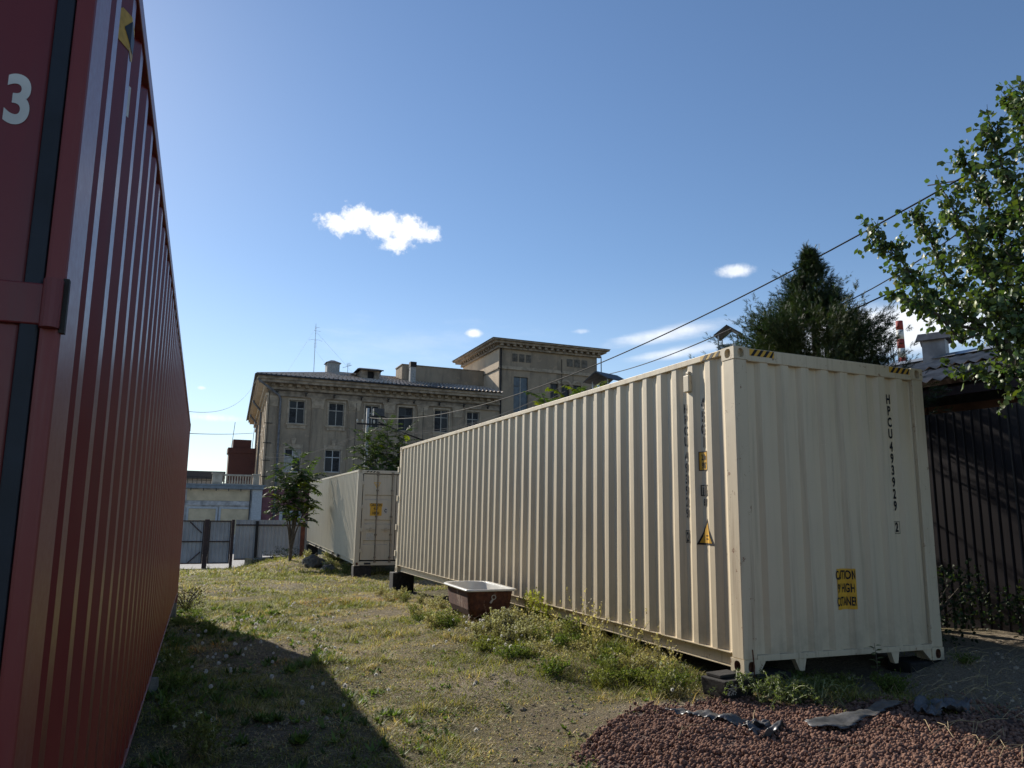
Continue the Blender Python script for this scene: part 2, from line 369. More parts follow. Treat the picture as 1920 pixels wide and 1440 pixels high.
def casting(mat, parent, x0, y0, z0, sx, sy):
    """corner casting: box with oval hole in its outward side, end and top faces. sx,sy = +-1 outward directions"""
    lx, ly, lz = .162, .178, .118; mb = MB()
    def plate(o, ua, va, w, h, nrm, rx, ry, K=16):
        o, ua, va, nrm = Vector(o), Vector(ua), Vector(va), Vector(nrm); c = o+ua*w/2+va*h/2
        outer = []; inner = []; deep = []
        for k in range(K):
            t = 2*math.pi*(k+.5)/K; dx, dy = math.cos(t), math.sin(t); sc = min((w/2)/max(1e-6, abs(dx)), (h/2)/max(1e-6, abs(dy)))
            outer.append(c+ua*dx*sc+va*dy*sc)
            ex = math.copysign(abs(dx)**.8, dx)*rx; ey = math.copysign(abs(dy)**.8, dy)*ry
            inner.append(c+ua*ex+va*ey); deep.append(c+ua*ex+va*ey-nrm*.045)
        b = len(mb.v); mb.v += [tuple(q) for q in outer+inner+deep]
        for k in range(K):
            k2 = (k+1) % K
            mb.f += [(b+k, b+k2, b+K+k2, b+K+k), (b+K+k, b+K+k2, b+2*K+k2, b+2*K+k)]; mb.mi += [0, 1]
        mb.f.append(tuple(b+2*K+k for k in range(K))); mb.mi.append(1)
        # corner fillers between polygon ring and true rectangle corners
        for su, sv in ((-1, -1), (1, -1), (1, 1), (-1, 1)):
            cc = c+ua*su*w/2+va*sv*h/2
            near = sorted(range(K), key=lambda k: (outer[k]-cc).length)[:2]
            q = len(mb.v); mb.v += [tuple(cc), tuple(outer[near[0]]), tuple(outer[near[1]])]; mb.f.append((q, q+1, q+2)); mb.mi.append(0)
    X0, X1 = (x0, x0+lx) ; Y0, Y1 = (y0, y0+ly)
    xo = X1 if sx > 0 else X0; yo = Y1 if sy > 0 else Y0
    plate((xo, Y0, z0), (0, 1, 0), (0, 0, 1), ly, lz, (sx, 0, 0), .042, .044)
    plate((X0, yo, z0), (1, 0, 0), (0, 0, 1), lx, lz, (0, sy, 0), .036, .044)
    zt = z0+lz if z0 > 1 else z0
    plate((X0, Y0, zt), (1, 0, 0), (0, 1, 0), lx, ly, (0, 0, 1 if z0 > 1 else -1), .032, .06)
    xi = X0 if sx > 0 else X1; yi = Y0 if sy > 0 else Y1; zo = z0 if z0 > 1 else z0+lz
    mb.quad((xi, Y0, z0), (xi, Y1, z0), (xi, Y1, z0+lz), (xi, Y0, z0+lz)); mb.quad((X0, yi, z0), (X1, yi, z0), (X1, yi, z0+lz), (X0, yi, z0+lz)); mb.quad((X0, Y0, zo), (X1, Y0, zo), (X1, Y1, zo), (X0, Y1, zo))
    return mb.make('corner_casting', [mat, M_rust if z0 < 1 else mat], parent, fixn=True)
def container(name, L, o, R, paint, paint_post, paint_beam, label, side_start=.30, near='front', far='plain'):
    root = empty(name, o, (0, 0, 0), label, 'container'); root.rotation_mode = 'XYZ'; root.rotation_euler = R.to_euler()
    MB().box(.09, CW-.09, .10, L-.10, .13, .17).make('floor', M_under, root)
    cm = MB()
    for k in range(int(L/.6)): cm.box(.09, CW-.09, .4+k*.6, .44+k*.6, .03, .128)
    c_ = cm.make('cross_members', M_under, root); c_['kind'] = 'stuff'
    # posts
    for (x, sx) in ((0, -1), (CW-.15, 1)):
        for (y, sy) in ((0, -1), (L-.16, 1)):
            isdoor = (near == 'door' and y == 0) or (far == 'door' and y > 0)
            mb = MB(); mb.box(x+(.004 if sx < 0 else 0), x+.15-(.004 if sx > 0 else 0), y+.004 if sy < 0 else y, y+.16 if sy < 0 else y+.156, .118, CH-.118)
            if near == 'door' and y == 0:
                mb = MB(); xa = x+.004 if sx < 0 else x+.110; mb.box(xa, xa+.036, .004, .19, .118, CH-.118)
            mb.make('corner_post', paint_post, root, bevel=.008)
            for z in (0, CH-.118):
                casting(paint_post, root, (0 if sx < 0 else CW-.162)+.0, (0 if sy < 0 else L-.178), z, sx, sy)
    # side sheets
    pts, dfun = prof_pts(.165, L-.165, .278, .072, .068, .070, .036, side_start)
    for sx in (-1, 1):
        fn = (lambda s, d, z: (.010+d, s, z)) if sx < 0 else (lambda s, d, z: (CW-.010-d, s, z))
        mb = corr_sheet(pts, .155, CH-.06, fn); mb.make('side_sheet', paint, root)
        mb = MB(); x0, x1 = (.002, .062) if sx < 0 else (CW-.062, CW-.002)
        mb.box(x0, x1, .178, L-.178, CH-.062, CH-.004); mb.make('top_rail', paint_beam if near == 'front' else paint_post, root, bevel=.004)
        mb = MB(); s0 = .004; w = .055
        a, b = (s0, s0+w) if sx < 0 else (CW-s0-w, CW-s0); web = (s0+.074, s0+.080) if sx < 0 else (CW-s0-.080, CW-s0-.074); a2, b2 = (s0+.048, s0+.0735) if sx < 0 else (CW-s0-.0735, CW-s0-.048); a, b = (s0, s0+.08) if sx < 0 else (CW-s0-.08, CW-s0)
        mb.box(a, b, .179, L-.179, .150, .157); mb.box(web[0], web[1], .179, L-.179, .030, .150); mb.box(a2, b2, .179, L-.179, .022, .030)
        mb.make('bottom_rail', paint_beam, root)
    # roof sheet
    rp, _ = prof_pts(.17, L-.17, .209, .091, .0135, .091, .020, .2)
    mb = MB()
    for s, d in rp: mb.v += [(.06, s, CH-.012-d), (CW/2, s, CH-.008-d), (CW-.06, s, CH-.012-d)]
    for i in range(len(rp)-1):
        for k in (0, 1): mb.f.append((i*3+k, i*3+k+1, i*3+k+4, i*3+k+3)); mb.mi.append(0)
    mb.make('roof_sheet', paint, root)
    return root, dfun
def rx_(a): return Matrix.Rotation(a, 3, 'X')
def ry_(a): return Matrix.Rotation(a, 3, 'Y')
def rz_(a): return Matrix.Rotation(a, 3, 'Z')

def front_end(root, L, y, sy, paint, beam):
    """bulkhead end: deep wide corrugation, header, sill with gooseneck legs (local y = 0 end)"""
    pts, df = prof_pts(.155, CW-.155, .250, .092, .036, .086, .042, .06)
    corr_sheet(pts, .150, CH-.118, lambda s, d, z: (s, .012+d, z), nz=8, jit=.0012).make('end_sheet', paint, root)
    MB().box(.163, CW-.163, .003, .07, CH-.128, CH-.006).make('header_beam', beam, root, bevel=.006)
    mb = MB(); mb.box(.152, CW-.152, .004, .06, .100, .150); mb.make('sill', beam, root, bevel=.003)
    for pl in ([(.163, .0), (.163, .099), (.245, .099), (.18, .0)], [(CW-.163, .0), (CW-.163, .099), (CW-.275, .099), (CW-.175, .0)]): MB().prism(pl, .010, .05).make('corner_gusset', beam, root)
    for xc, w in ((.636, .13), (1.792, .105)):
        MB().prism([(xc-w/2, .099), (xc+w/2, .099), (xc+w*.30, -.002), (xc-w*.12, -.002)], .008, .06).make('tunnel_leg', beam, root)
    return df
# ---- A : cream container
RA = rx_(.0033) @ ry_(.008)
cA, dA = container('shipping_container', 12.192, (0, 0, 0), RA, M_cream, M_cream2, M_cream2,
                   'long cream shipping container nearest on the right, code HPCU 493929 2 down its end', side_start=.162+.068+.07+.068-.0)
dE = front_end(cA, 12.192, 0, -1, M_cream, M_cream2)
# gable door end hinge lugs at the far end
for z in (.35, .95, 1.62, 2.3):
    MB().box(-.02, .05, 12.17, 12.27, z, z+.13).make('hinge', M_cream2, cA, bevel=.005)
MB().box(.1, CW-.1, 12.10, 12.13, .16, CH-.12).make('door', M_cream3, cA)
sideA = lambda u, v, l: (.010+dA(u)-l, u, v)      # left side: u is y
side_cuts = [q[0] for q in prof_pts(.165, 4, .278, .072, .068, .070, .036, .368)[0]]
end_cuts = [q[0] for q in prof_pts(.155, CW-.155, .250, .092, .036, .086, .042, .06)[0]]
endA = lambda u, v, l: (u, .012+dE(u)-l, v)
def vstack(dec, chars, u, z0, step, h, ws=.62, bold=.004, mirror=False, gaps={}):
    z = z0
    for i, ch in enumerate(chars):
        z -= gaps.get(i, 0)
        if ch != ' ': dec.text(ch, u, z-h, h, ws, bold)
        z -= step
    return z
# text on the left side reads right-to-left in +y, so build with u' = -y
sideA_m = lambda u, v, l: sideA(-u, v, l)
neg = [-c_ for c_ in side_cuts]
d = Decal(); vstack(d, 'HPCU', -.820, 2.455, .112, .086, .62, .0055); vstack(d, '493929', -.820, 1.97, .112, .086, .62, .0055)
d.text('2', -.820, 1.095, .086, .62, .0055); d.frame(-.856, -.784, 1.08, 1.20, .006)
vstack(d, '45G1', -.535, 2.475, .125, .098, .60, .006)
d.text('i', -.560, 1.545, .07, .7, .005); d.text('c', -.495, 1.545, .06, .8, .005); d.frame(-.590, -.528, 1.53, 1.635, .009); d.frame(-.528, -.462, 1.53, 1.635, .009)
d.text('87', -.525, 1.44, .062, .7, .004)
d.make('lettering', M_black, cA, sideA_m, neg)
d = Decal(); d.rect(-.600, -.462, 1.775, 1.955); d.make('height_sticker', M_yellow, cA, sideA_m, neg, .004)
d = Decal(); d.frame(-.603, -.459, 1.772, 1.958, .008); d.text('2.9m', -.531, 1.875, .055, .52, .003); d.text("9'6\"", -.531, 1.795, .055, .6, .003)
d.make('height_sticker_print', M_black, cA, sideA_m, neg, .0055)
d = Decal(); d.poly([(-.640, 1.07), (-.370, 1.07), (-.505, 1.32)]); d.make('warning_triangle_border', M_black, cA, sideA_m, neg, .004)
d = Decal(); d.poly([(-.610, 1.088), (-.400, 1.088), (-.505, 1.28)]); d.make('warning_triangle', M_yellow, cA, sideA_m, neg, .0055)
d = Decal(); [d.rect(-.53+k*.012, -.521+k*.012, z, z+.012) for z in (1.15, 1.12) for k in range(5)]; d.make('triangle_print', M_black, cA, sideA_m, neg, .007)
# end face print
d = Decal(); vstack(d, 'HPCU', 1.978, 2.60, .118, .092, .62, .0045); vstack(d, '493929', 1.978, 2.115, .118, .092, .62, .0045)
d.text('2', 1.978, 1.225, .088, .62, .0045); d.frame(1.942, 2.018, 1.205, 1.325, .004); d.make('lettering', M_black, cA, endA, end_cuts)
d = Decal(); d.rect(1.115, 1.350, .505, .875); d.make('caution_sticker', M_yellow, cA, endA, end_cuts, .004)
d = Decal()
d.text('CAUTION', 1.222, .780, .078, .48, .003); d.text("9'6\" HIGH", 1.222, .660, .078, .44, .003); d.text('CONTAINER', 1.222, .540, .078, .37, .003)
d.make('caution_print', M_black, cA, endA, end_cuts, .006)
# hazard stripes on the headers
def hazard(name, root, u0, u1, z0, z1, fn, n=4, slant=.05, first='y', my=M_yellow):
    w = (u1-u0)/(2*n); dy, db = Decal(), Decal(); dy.rect(u0, u1, z0, z1); 
    for k in range(n):
        a = u0+w*(2*k+1)-slant/2; P = [(max(u0, min(u1, q)), r) for q, r in ((a, z0), (a+w, z0), (a+w+slant, z1), (a+slant, z1))]; db.poly(P)
    dy.make(name, my, root, fn, (), .0015); db.make(name+'_bars', M_black, root, fn, (), .003)
hazard('hazard_stripe', cA, .185, .475, CH-.075, CH-.012, lambda u, v, l: (u, .003-l, v))
hazard('hazard_stripe', cA, 1.965, 2.255, CH-.072, CH-.012, lambda u, v, l: (u, .003-l, v))
hazard('hazard_stripe', cA, -.50, -.20, CH-.057, CH-.012, lambda u, v, l: (.002-l, -u, v), n=3, my=M_yellow_pale)
# vent box on the side near the top, bent bar on the corner
mb = MB(); mb.box(-.028, .03, .66, .75, 2.56, 2.73); mb.box(-.012, .02, .68, .73, 2.735, 2.77); mb.make('vent_cover', M_cream2, cA, bevel=.008)
MB().tube([(.09, -.02, -.02), (.08, -.03, .09), (.065, -.035, .21)], .006, 6).make('bent_bar', M_rust, cA)

# ---- B : far container (door end toward us)
RB = rz_(-.033) @ rx_(.013) @ ry_(.003)
LB = 13.716
cB, dB = container('shipping_container', LB, (.163, 17.848, -.181), RB, M_cream3, M_cream3, M_cream3,
                   'cream shipping container farther back with closed doors and yellow caution sticker')
M_rod = m_simple('dull_brown_rod', (.20, .165, .12), .6, .3, 10)
def leaf_door(root, x0, x1, left=True):
    """door leaf with two horizontal corrugation bands"""
    D = MB(); zb, zt = .17, CH-.13; rows = []
    prof = [(zb, 0), (.62, 0), (.64, .035), (.74, .035), (.76, 0), (1.24, 0), (1.26, .035), (1.36, .035), (1.38, 0), (1.98, 0), (2.0, .035), (2.12, .035), (2.14, 0), (zt, 0)]
    dr = empty('door', (0, 0, 0)); dr.parent = root
    mb = MB()
    ix0, ix1 = x0+.07, x1-.07
    for z, d_ in prof: mb.v += [(ix0, .055+d_, z), (ix1, .055+d_, z)]
    for i in range(len(prof)-1): mb.f.append((2*i, 2*i+1, 2*i+3, 2*i+2)); mb.mi.append(0)
    mb.make('door_panel', M_cream3, dr)
    mb = MB(); mb.box(x0, ix0, .045, .09, zb, zt); mb.box(ix1, x1, .045, .09, zb, zt); mb.box(ix0, ix1, .0455, .09, zb, zb+.08); mb.box(ix0, ix1, .0455, .09, zt-.08, zt)
    mb.make('door_frame', M_cream3, dr, bevel=.003)
    for xr in ((x0+.44, x0+.90) if left else (x0+.27, x0+.73)):
        mb = MB(); mb.tube([(xr, .015, .10), (xr, .015, CH-.06)], .017, 8)
        for zz in (.22, .9, 1.45, 2.25, 2.72): mb.box(xr-.035, xr+.035, .0, .045, zz, zz+.05)
        mb.box(xr-.04, xr+.04, -.012, .03, .09, .14); mb.box(xr-.04, xr+.04, -.012, .03, CH-.10, CH-.05)
        mb.make('lock_rod', M_rod, dr)
        sgn = -1
        mb = MB(); mb.box(xr-.30, xr-.02, -.02, -.008, 1.07, 1.10); mb.box(xr-.18, xr-.12, -.015, .045, 1.04, 1.14); mb.make('lock_handle', M_beam, dr)
    for z in (.40, 1.02, 1.72, 2.45):
        xh = x0-.035 if left else x1-.01
        MB().box(xh, xh+.07, -.005, .05, z, z+.10).make('hinge', M_cream3, dr, bevel=.004)
    return dr
gk = MB(); gk.box(.15, CW-.15, .11, .12, .14, CH-.118); gk.make('gasket', M_rubber, cB)
dL = leaf_door(cB, .175, 1.205); dR = leaf_door(cB, 1.228, 2.262, False)
MB().box(.163, CW-.163, .003, .09, CH-.105, CH-.006).make('header_beam', M_cream3, cB, bevel=.005)
mb = MB(); mb.box(.163, CW-.163, .003, .09, .012, .128); mb.make('sill', M_cream3, cB, bevel=.005)
d = Decal(); d.rect(.30, .50, .035, .095); d.make('sill_pocket', M_rubber, cB, lambda u, v, l: (u, .003-l, v))
fB = lambda u, v, l: (u, .055-l, v)
d = Decal(); d.rect(.42, .78-.0, 1.50, 1.78); d.make('caution_sticker', M_yellow, cB, fB, (), .002)
d = Decal(); d.rect(.40, .80, 1.78, 1.88); d.make('caution_sticker', M_yellow, cB, fB, (), .002)
d = Decal(); d.text('CAUTION', .60, 1.79, .085, .62, .004); d.text("9'-6\"", .60, 1.665, .085, .62, .004); d.text('HIGH', .60, 1.54, .085, .7, .004); d.make('caution_print', M_black, cB, fB, (), .004)
d = Decal(); d.poly([(.50, 2.52), (.72, 2.52), (.61, 2.32)]); d.make('warning_triangle', M_yellow, cB, fB, (), .002)
d = Decal(); d.poly([(.535, 2.50), (.685, 2.50), (.61, 2.365)]); d.make('triangle_centre', M_sticker_w, cB, fB, (), .0035)
d = Decal(); d.rect(.585, .635, 2.41, 2.485); d.make('triangle_print', M_yellow, cB, fB, (), .005)
d = Decal(); d.poly([(.90+.075*math.cos(t*math.pi/8), 1.66+.11*math.sin(t*math.pi/8)) for t in range(16)]); d.make('round_sticker', M_sticker_w, cB, fB, (), .002)
d = Decal(); d.text('C', .90, 1.61, .10, .7, .006); d.make('round_sticker_print', M_black, cB, fB, (), .004)
d = Decal(); d.rect(.34, .56, .76, .98); d.make('paper_sticker', M_sticker_w, cB, fB, (), .002)
d = Decal(); d.rect(.37, .53, .86, .868); d.rect(.37, .53, .83, .838); d.rect(.37, .50, .80, .808); d.make('paper_print', M_beam, cB, fB, (), .004)
hazard('hazard_stripe', cB, .21, .62, CH-.075, CH-.03, lambda u, v, l: (u, .003-l, v), n=4, my=M_cream2)
for yk in (3.4, 4.9, 8.6, 10.1):
    MB().box(.001, .036, yk, yk+.30, .045, .135).make('fork_pocket', M_under, cB)

# ---- C : red container at the left
RC = rz_(-.0111) @ rx_(-.0032) @ ry_(-.0081)
cC, _ = container('shipping_container', 12.192, (-4.7114-0*2.438, -3.878, -.0481), RC, M_red, M_red2, M_red2, 'dark red shipping container filling the left edge with a white number 3 on its door', near='door')
# its visible long side is local x = 0 going negative: shift so that the body lies to the left
for ch in cC.children: pass
SH = Vector((-CW, 0, 0))
cC.location = Vector((-4.7114, -3.878, -.0481)) + RC @ SH
gx0 = CW-.066
MB().box(.05, CW-.05, .050, .09, .12, CH-.12).make('door_backing', M_rubber, cC)
# right leaf (nearest the visible edge)
mb = MB(); mb.box(1.235, CW-.072, .014, .075, .17, CH-.13); dC = mb.make('door', M_red, cC, bevel=.006)
mb = MB(); mb.box(.066, 1.215, .022, .075, .17, CH-.13); mb.make('door', M_red, cC, bevel=.006)
MB().box(CW-.0715, CW-.0405, .004, .048, .14, CH-.12).make('gasket', M_rubber, cC, bevel=.004)
for z in (.30, .66, 1.70, 2.44):
    mb = MB(); mb.tube([(CW-.022, -.004, z), (CW-.022, -.004, z+.093)], .017, 14); mb.make('hinge_knuckle', M_red, cC, smooth=False)
    mb = MB(); mb.box(CW-.25, CW-.03, .001, .021, z+.006, z+.086); mb.make('hinge_strap', M_red, cC, bevel=.003)
    MB().box(CW-.008, CW+.002, .004, .02, z-.006, z+.10).make('hinge_notch', M_under, cC)
for xr in (CW-.55, CW-1.05):
    MB().tube([(xr, -.02, .10), (xr, -.02, CH-.05)], .017, 10).make('lock_rod', M_red2, cC)
d = Decal(); d.text('3', CW-.1185, 2.104, .098, .72, .004); d.make('lettering', M_white_letter, cC, lambda u, v, l: (u, .0135-l, v), (), .001)
MB().box(.163, CW-.163, .003, .09, CH-.105, CH-.006).make('header_beam', M_red2, cC, bevel=.005)
MB().box(.163, CW-.163, .003, .09, .012, .128).make('sill', M_red2, cC, bevel=.005)
ptsC, dCf = prof_pts(.165, 12.02, .278, .072, .068, .070, .036, .30)
sideC = lambda u, v, l: (CW-.010-dCf(u)+l, u, v)
cutsC = [q[0] for q in ptsC if q[0] < 2]
d = Decal(); d.poly([(.50, 2.70), (.53, 2.64), (.62, 2.63), (.70, 2.67), (.70, 2.74), (.54, 2.74)]); d.make('hazard_sticker', M_yellow_pale, cC, sideC, cutsC, .002)
d = Decal(); d.poly([(.55, 2.69), (.58, 2.65), (.64, 2.66), (.65, 2.71), (.58, 2.73)]); d.make('hazard_sticker_bar', M_rubber, cC, sideC, cutsC, .0035)
d = Decal(); d.rect(.805, .825, 2.56, 2.66); d.make('side_sticker', M_white_letter, cC, sideC, cutsC, .002)
d = Decal(); [d.rect(11.17, 11.17+w_, z, z+.05) for z, w_ in ((1.40, .05), (1.33, .07), (1.24, .04), (1.17, .06), (1.08, .05))]; d.make('side_lettering', M_yellow_pale, cC, sideC, [q[0] for q in ptsC if q[0] > 11], .003)

# ---- support blocks
M_wood_dark = m_simple('black_tarred_timber', (.022, .019, .017), .85, .5, 20, bump=.6, bs=60)
M_conc = m_simple('old_concrete', (.20, .19, .17), .95, .3, 9, bump=.6, bs=50, bd=.01)
def block(name, x0, x1, y0, y1, ztop, mat, label, cat, g=None, sink=.05):
    b = empty(name, ((x0+x1)/2, (y0+y1)/2, 0), label=label, cat=cat, group=g)
    o = MB().box(x0, x1, y0, y1, min(G(x0, y0), G(x1, y1))-sink, ztop).make('t', mat, None, bevel=.012)
    me = o.data; bpy.data.objects.remove(o); bpy.data.objects.remove(b)
    o = link(name, me); tag(o, label, cat, g); return o
SB = 'timber blocks carrying the containers'
block('support_block', -.10, .40, 11.95, 12.30, .03, M_wood_dark, 'black timber block under the far left corner of the long cream container', 'block', SB)
block('support_block', 2.05, 2.5, 11.95, 12.25, .03, M_wood_dark, 'timber block under the far right corner of the long cream container', 'block', SB)
block('support_block', .05, .50, -.02, .25, -.004, M_wood_dark, 'timber block under the near left corner of the long cream container', 'block', SB)
block('support_block', 2.0, 2.44, .02, .30, -.03, M_wood_dark, 'timber block under the near right corner of the long cream container', 'block', SB)
block('support_block', .16, .7, 17.86, 18.2, -.185, M_wood_dark, 'dark timber block under the door end of the farther container', 'block', SB)
block('support_block', .6, 1.1, 31.1, 31.5, -.01, M_wood_dark, 'timber block under the far end of the farther container', 'block', SB)
block('support_block', -7.0, -4.58, 8.05, 8.27, -.10, M_conc, 'concrete beam under the far end of the dark red container', 'block', SB)
block('support_block', -7.0, -4.80, -3.8, -3.5, -.06, M_conc, 'concrete beam under the door end of the dark red container', 'block', SB)
block('wooden_stake', -4.70, -4.62, 1.74, 1.78, -.03, M_conc, 'short pale board standing in the grass beside the red container', 'board')
# ================================================================== bathtub
M_enamel = m_simple('chipped_white_enamel', (.62, .60, .55), .25, .08, 5, spec=.6, bump=0)
mt_ = MT('rusty_cast_iron'); a_ = mt_.noise(4, 5, .7, (1, 1, .35)); b_ = mt_.noise(18, 5, .7)
c = mt_.mix(mt_.ramp(b_, .35, .7), (.055, .018, .010), (.13, .045, .022)); c = mt_.mix(mt_.ramp(a_, .60, .64), c, (.24, .16, .115)); mt_.bump(b_, .5, .006); mt_.base(c, .85)
tub = empty('bathtub', (-.97, 4.42, -.06), (0, 0, rad(-3)), 'rusty brown bathtub with white rim standing in weeds beside the long cream container', 'bathtub')
def rr_outline(w, l, rn, rf, K=8, cx=0, cy=0):
    """rounded outline, near end small radius, far end big"""
    P = []
    for (x, y, r, a0) in ((w-rn, rn, rn, -90), (w-rf, l-rf, rf, 0), (rf, l-rf, rf, 90), (rn, rn, rn, 180)):
        for k in range(K+1): t = rad(a0+90*k/K); P.append((x+r*math.cos(t), y+r*math.sin(t)))
    return P
Wt, Lt = .74, 1.45
def ring(ins, z, rn, rf): 
    P = rr_outline(Wt-2*ins, Lt-2*ins, max(.02, rn), max(.03, rf)); return [(p[0]+ins, p[1]+ins, z) for p in P]
def loft(rings, capend=True):
    mb = MB(); n = len(rings[0])
    for r in rings: mb.v += r
    for i in range(len(rings)-1):
        for k in range(n): k2 = (k+1) % n; mb.f.append((i*n+k, i*n+k2, (i+1)*n+k2, (i+1)*n+k)); mb.mi.append(0)
    if capend: mb.f.append(tuple((len(rings)-1)*n+k for k in range(n))); mb.mi.append(0)
    return mb
H0 = .395
loft([ring(.045, H0-.02, .10, .26), ring(.05, .30, .10, .26), ring(.075, .12, .11, .25), ring(.12, .03, .12, .2), ring(.17, .0, .1, .15)]).make('tub_body', mt_.m, tub, smooth=False)
loft([ring(.062, H0-.006, .09, .25), ring(.085, .25, .1, .22), ring(.12, .09, .12, .18), ring(.2, .05, .08, .1)]).make('tub_basin', M_enamel, tub, smooth=True)
loft([ring(.045, H0-.021, .10, .26), ring(.0, H0-.024, .09, .27), ring(-.004, H0-.010, .09, .27), ring(.008, H0+.004, .09, .27), ring(.05, H0+.002, .09, .26), ring(.064, H0-.012, .09, .25)], False).make('tub_rim', M_enamel, tub, smooth=True)
M_limescale = m_simple('limescale', (.36, .34, .30), .6)
mb = MB(); K = 14
for k in range(K):
    a, b = 2*math.pi*k/K, 2*math.pi*(k+1)/K
    for r0, r1 in ((.022, .035),):
        mb.quad(*[(.40+r*math.cos(t), .040-.0, .29+r*math.sin(t)) for r, t in ((r0, a), (r1, a), (r1, b), (r0, b))])
mb.tube([(.385, .036, .262), (.35, .036, .215)], .014, 8)
mb.make('overflow_fitting', M_limescale, tub)
for x, y in ((.14, .22), (.5, .22), (.14, 1.15), (.5, 1.15)): MB().box(x-.03, x+.03, y-.04, y+.04, -.12, .02, taper=-.01).make('foot', mt_.m, tub)

# ================================================================== old building
mf = MT('weathered_grey_plaster')
big = mf.noise(.35, 6, .62); med = mf.noise(1.6, 6, .7); fin = mf.noise(14, 5, .7); stk = mf.noise(1, 6, .7, (1.6, 1.6, .16))
c = mf.mix(mf.ramp(big, .4, .62), (.33, .27, .20), (.255, .21, .16))
c = mf.mix(mf.math('MULTIPLY', mf.ramp(med, .56, .60), .5), c, (.40, .31, .225))
c = mf.mix(mf.math('MULTIPLY', mf.ramp(stk, .5, .72), .6), c, (.11, .093, .075))
c = mf.mix(mf.math('MULTIPLY', mf.ramp(fin, .5, .75), .25), c, (.28, .26, .22))
mf.bump(mf.math('ADD', fin, med), .6, .05); M_fac = mf.base(c, .95, 0, .15)
m2 = MT('plaster_side_painted_sunlight'); big = m2.noise(.5, 6, .62); fin = m2.noise(9, 5, .7); stk = m2.noise(1, 6, .7, (2, 2, .2))
c = m2.mix(m2.ramp(big, .4, .6), (.62, .50, .36), (.52, .42, .31)); c = m2.mix(m2.math('MULTIPLY', m2.ramp(stk, .5, .7), .5), c, (.36, .29, .22)); m2.bump(fin, .5, .04); M_side = m2.base(c, .95, 0, .15)  # paler than the front plaster: sunlight on the left faces is put into the colour
M_corn = m_simple('stone_cornice', (.26, .215, .165), .95, .35, 2.5, bump=.5, bs=8, bd=.03)
M_trim = m_simple('plaster_trim', (.34, .28, .21), .95, .25, 3, bump=.4, bs=10, bd=.02)
M_pane = m_simple('dark_window_glass', (.012, .014, .018), .35, .3, 3, spec=.3, bump=0)
M_pane_c = m_simple('curtained_window_glass', (.030, .032, .036), .6, .5, 6, spec=.15, bump=0)
M_frame = m_simple('old_window_frame', (.34, .33, .30), .6, .2)
M_framed = m_simple('dark_window_frame', (.07, .075, .08), .6, .2)
M_framew = m_simple('white_window_frame', (.42, .43, .44), .5, .1)
M_pipe = m_simple('old_drainpipe', (.13, .135, .15), .6, .3, 4, metal=.2)
M_iron = m_simple('black_iron', (.012, .011, .012), .7)
mr = MT('asbestos_cement_roof'); q = mr.noise(2.2, 6, .7); q2 = mr.noise(22, 4, .7)
c = mr.mix(mr.ramp(q, .35, .65), (.42, .36, .30), (.62, .53, .45)); c = mr.mix(mr.math('MULTIPLY', mr.ramp(q2, .5, .7), .4), c, (.12, .11, .10)); M_slate = mr.base(c, .9, 0, .2)
FY = 58.0
bld = empty('apartment_building', (.6, FY, -1.3), label='old grey plastered building with corrugated roof and square tower at its right end', cat='building')
bi = Matrix.Translation((-.6, -FY, 1.3))
def bpart(mb, name, mat, parent=None, **k):
    mb.v = [(x-.6, y-FY, z+1.3) for x, y, z in mb.v]; return mb.make(name, mat, parent or bld, **k)
def wall_grid(mb, x0, x1, z0, z1, y, holes, depth=.28, axis='x'):
    """wall facing -y with rectangular openings and reveals"""
    X = sorted(set([x0, x1]+[h[0] for h in holes]+[h[1] for h in holes])); Z = sorted(set([z0, z1]+[h[2] for h in holes]+[h[3] for h in holes]))
    for i in range(len(X)-1):
        for j in range(len(Z)-1):
            cx, cz = (X[i]+X[i+1])/2, (Z[j]+Z[j+1])/2
            if any(h[0] < cx < h[1] and h[2] < cz < h[3] for h in holes): continue
            mb.quad((X[i], y, Z[j]), (X[i+1], y, Z[j]), (X[i+1], y, Z[j+1]), (X[i], y, Z[j+1]))
    for a, b, c_, d_ in holes:
        y2 = y+depth
        mb.quad((a, y, c_), (a, y2, c_), (a, y2, d_), (a, y, d_)); mb.quad((b, y, c_), (b, y, d_), (b, y2, d_), (b, y2, c_))
        mb.quad((a, y, d_), (a, y2, d_), (b, y2, d_), (b, y, d_)); mb.quad((a, y, c_), (b, y, c_), (b, y2, c_), (a, y2, c_))
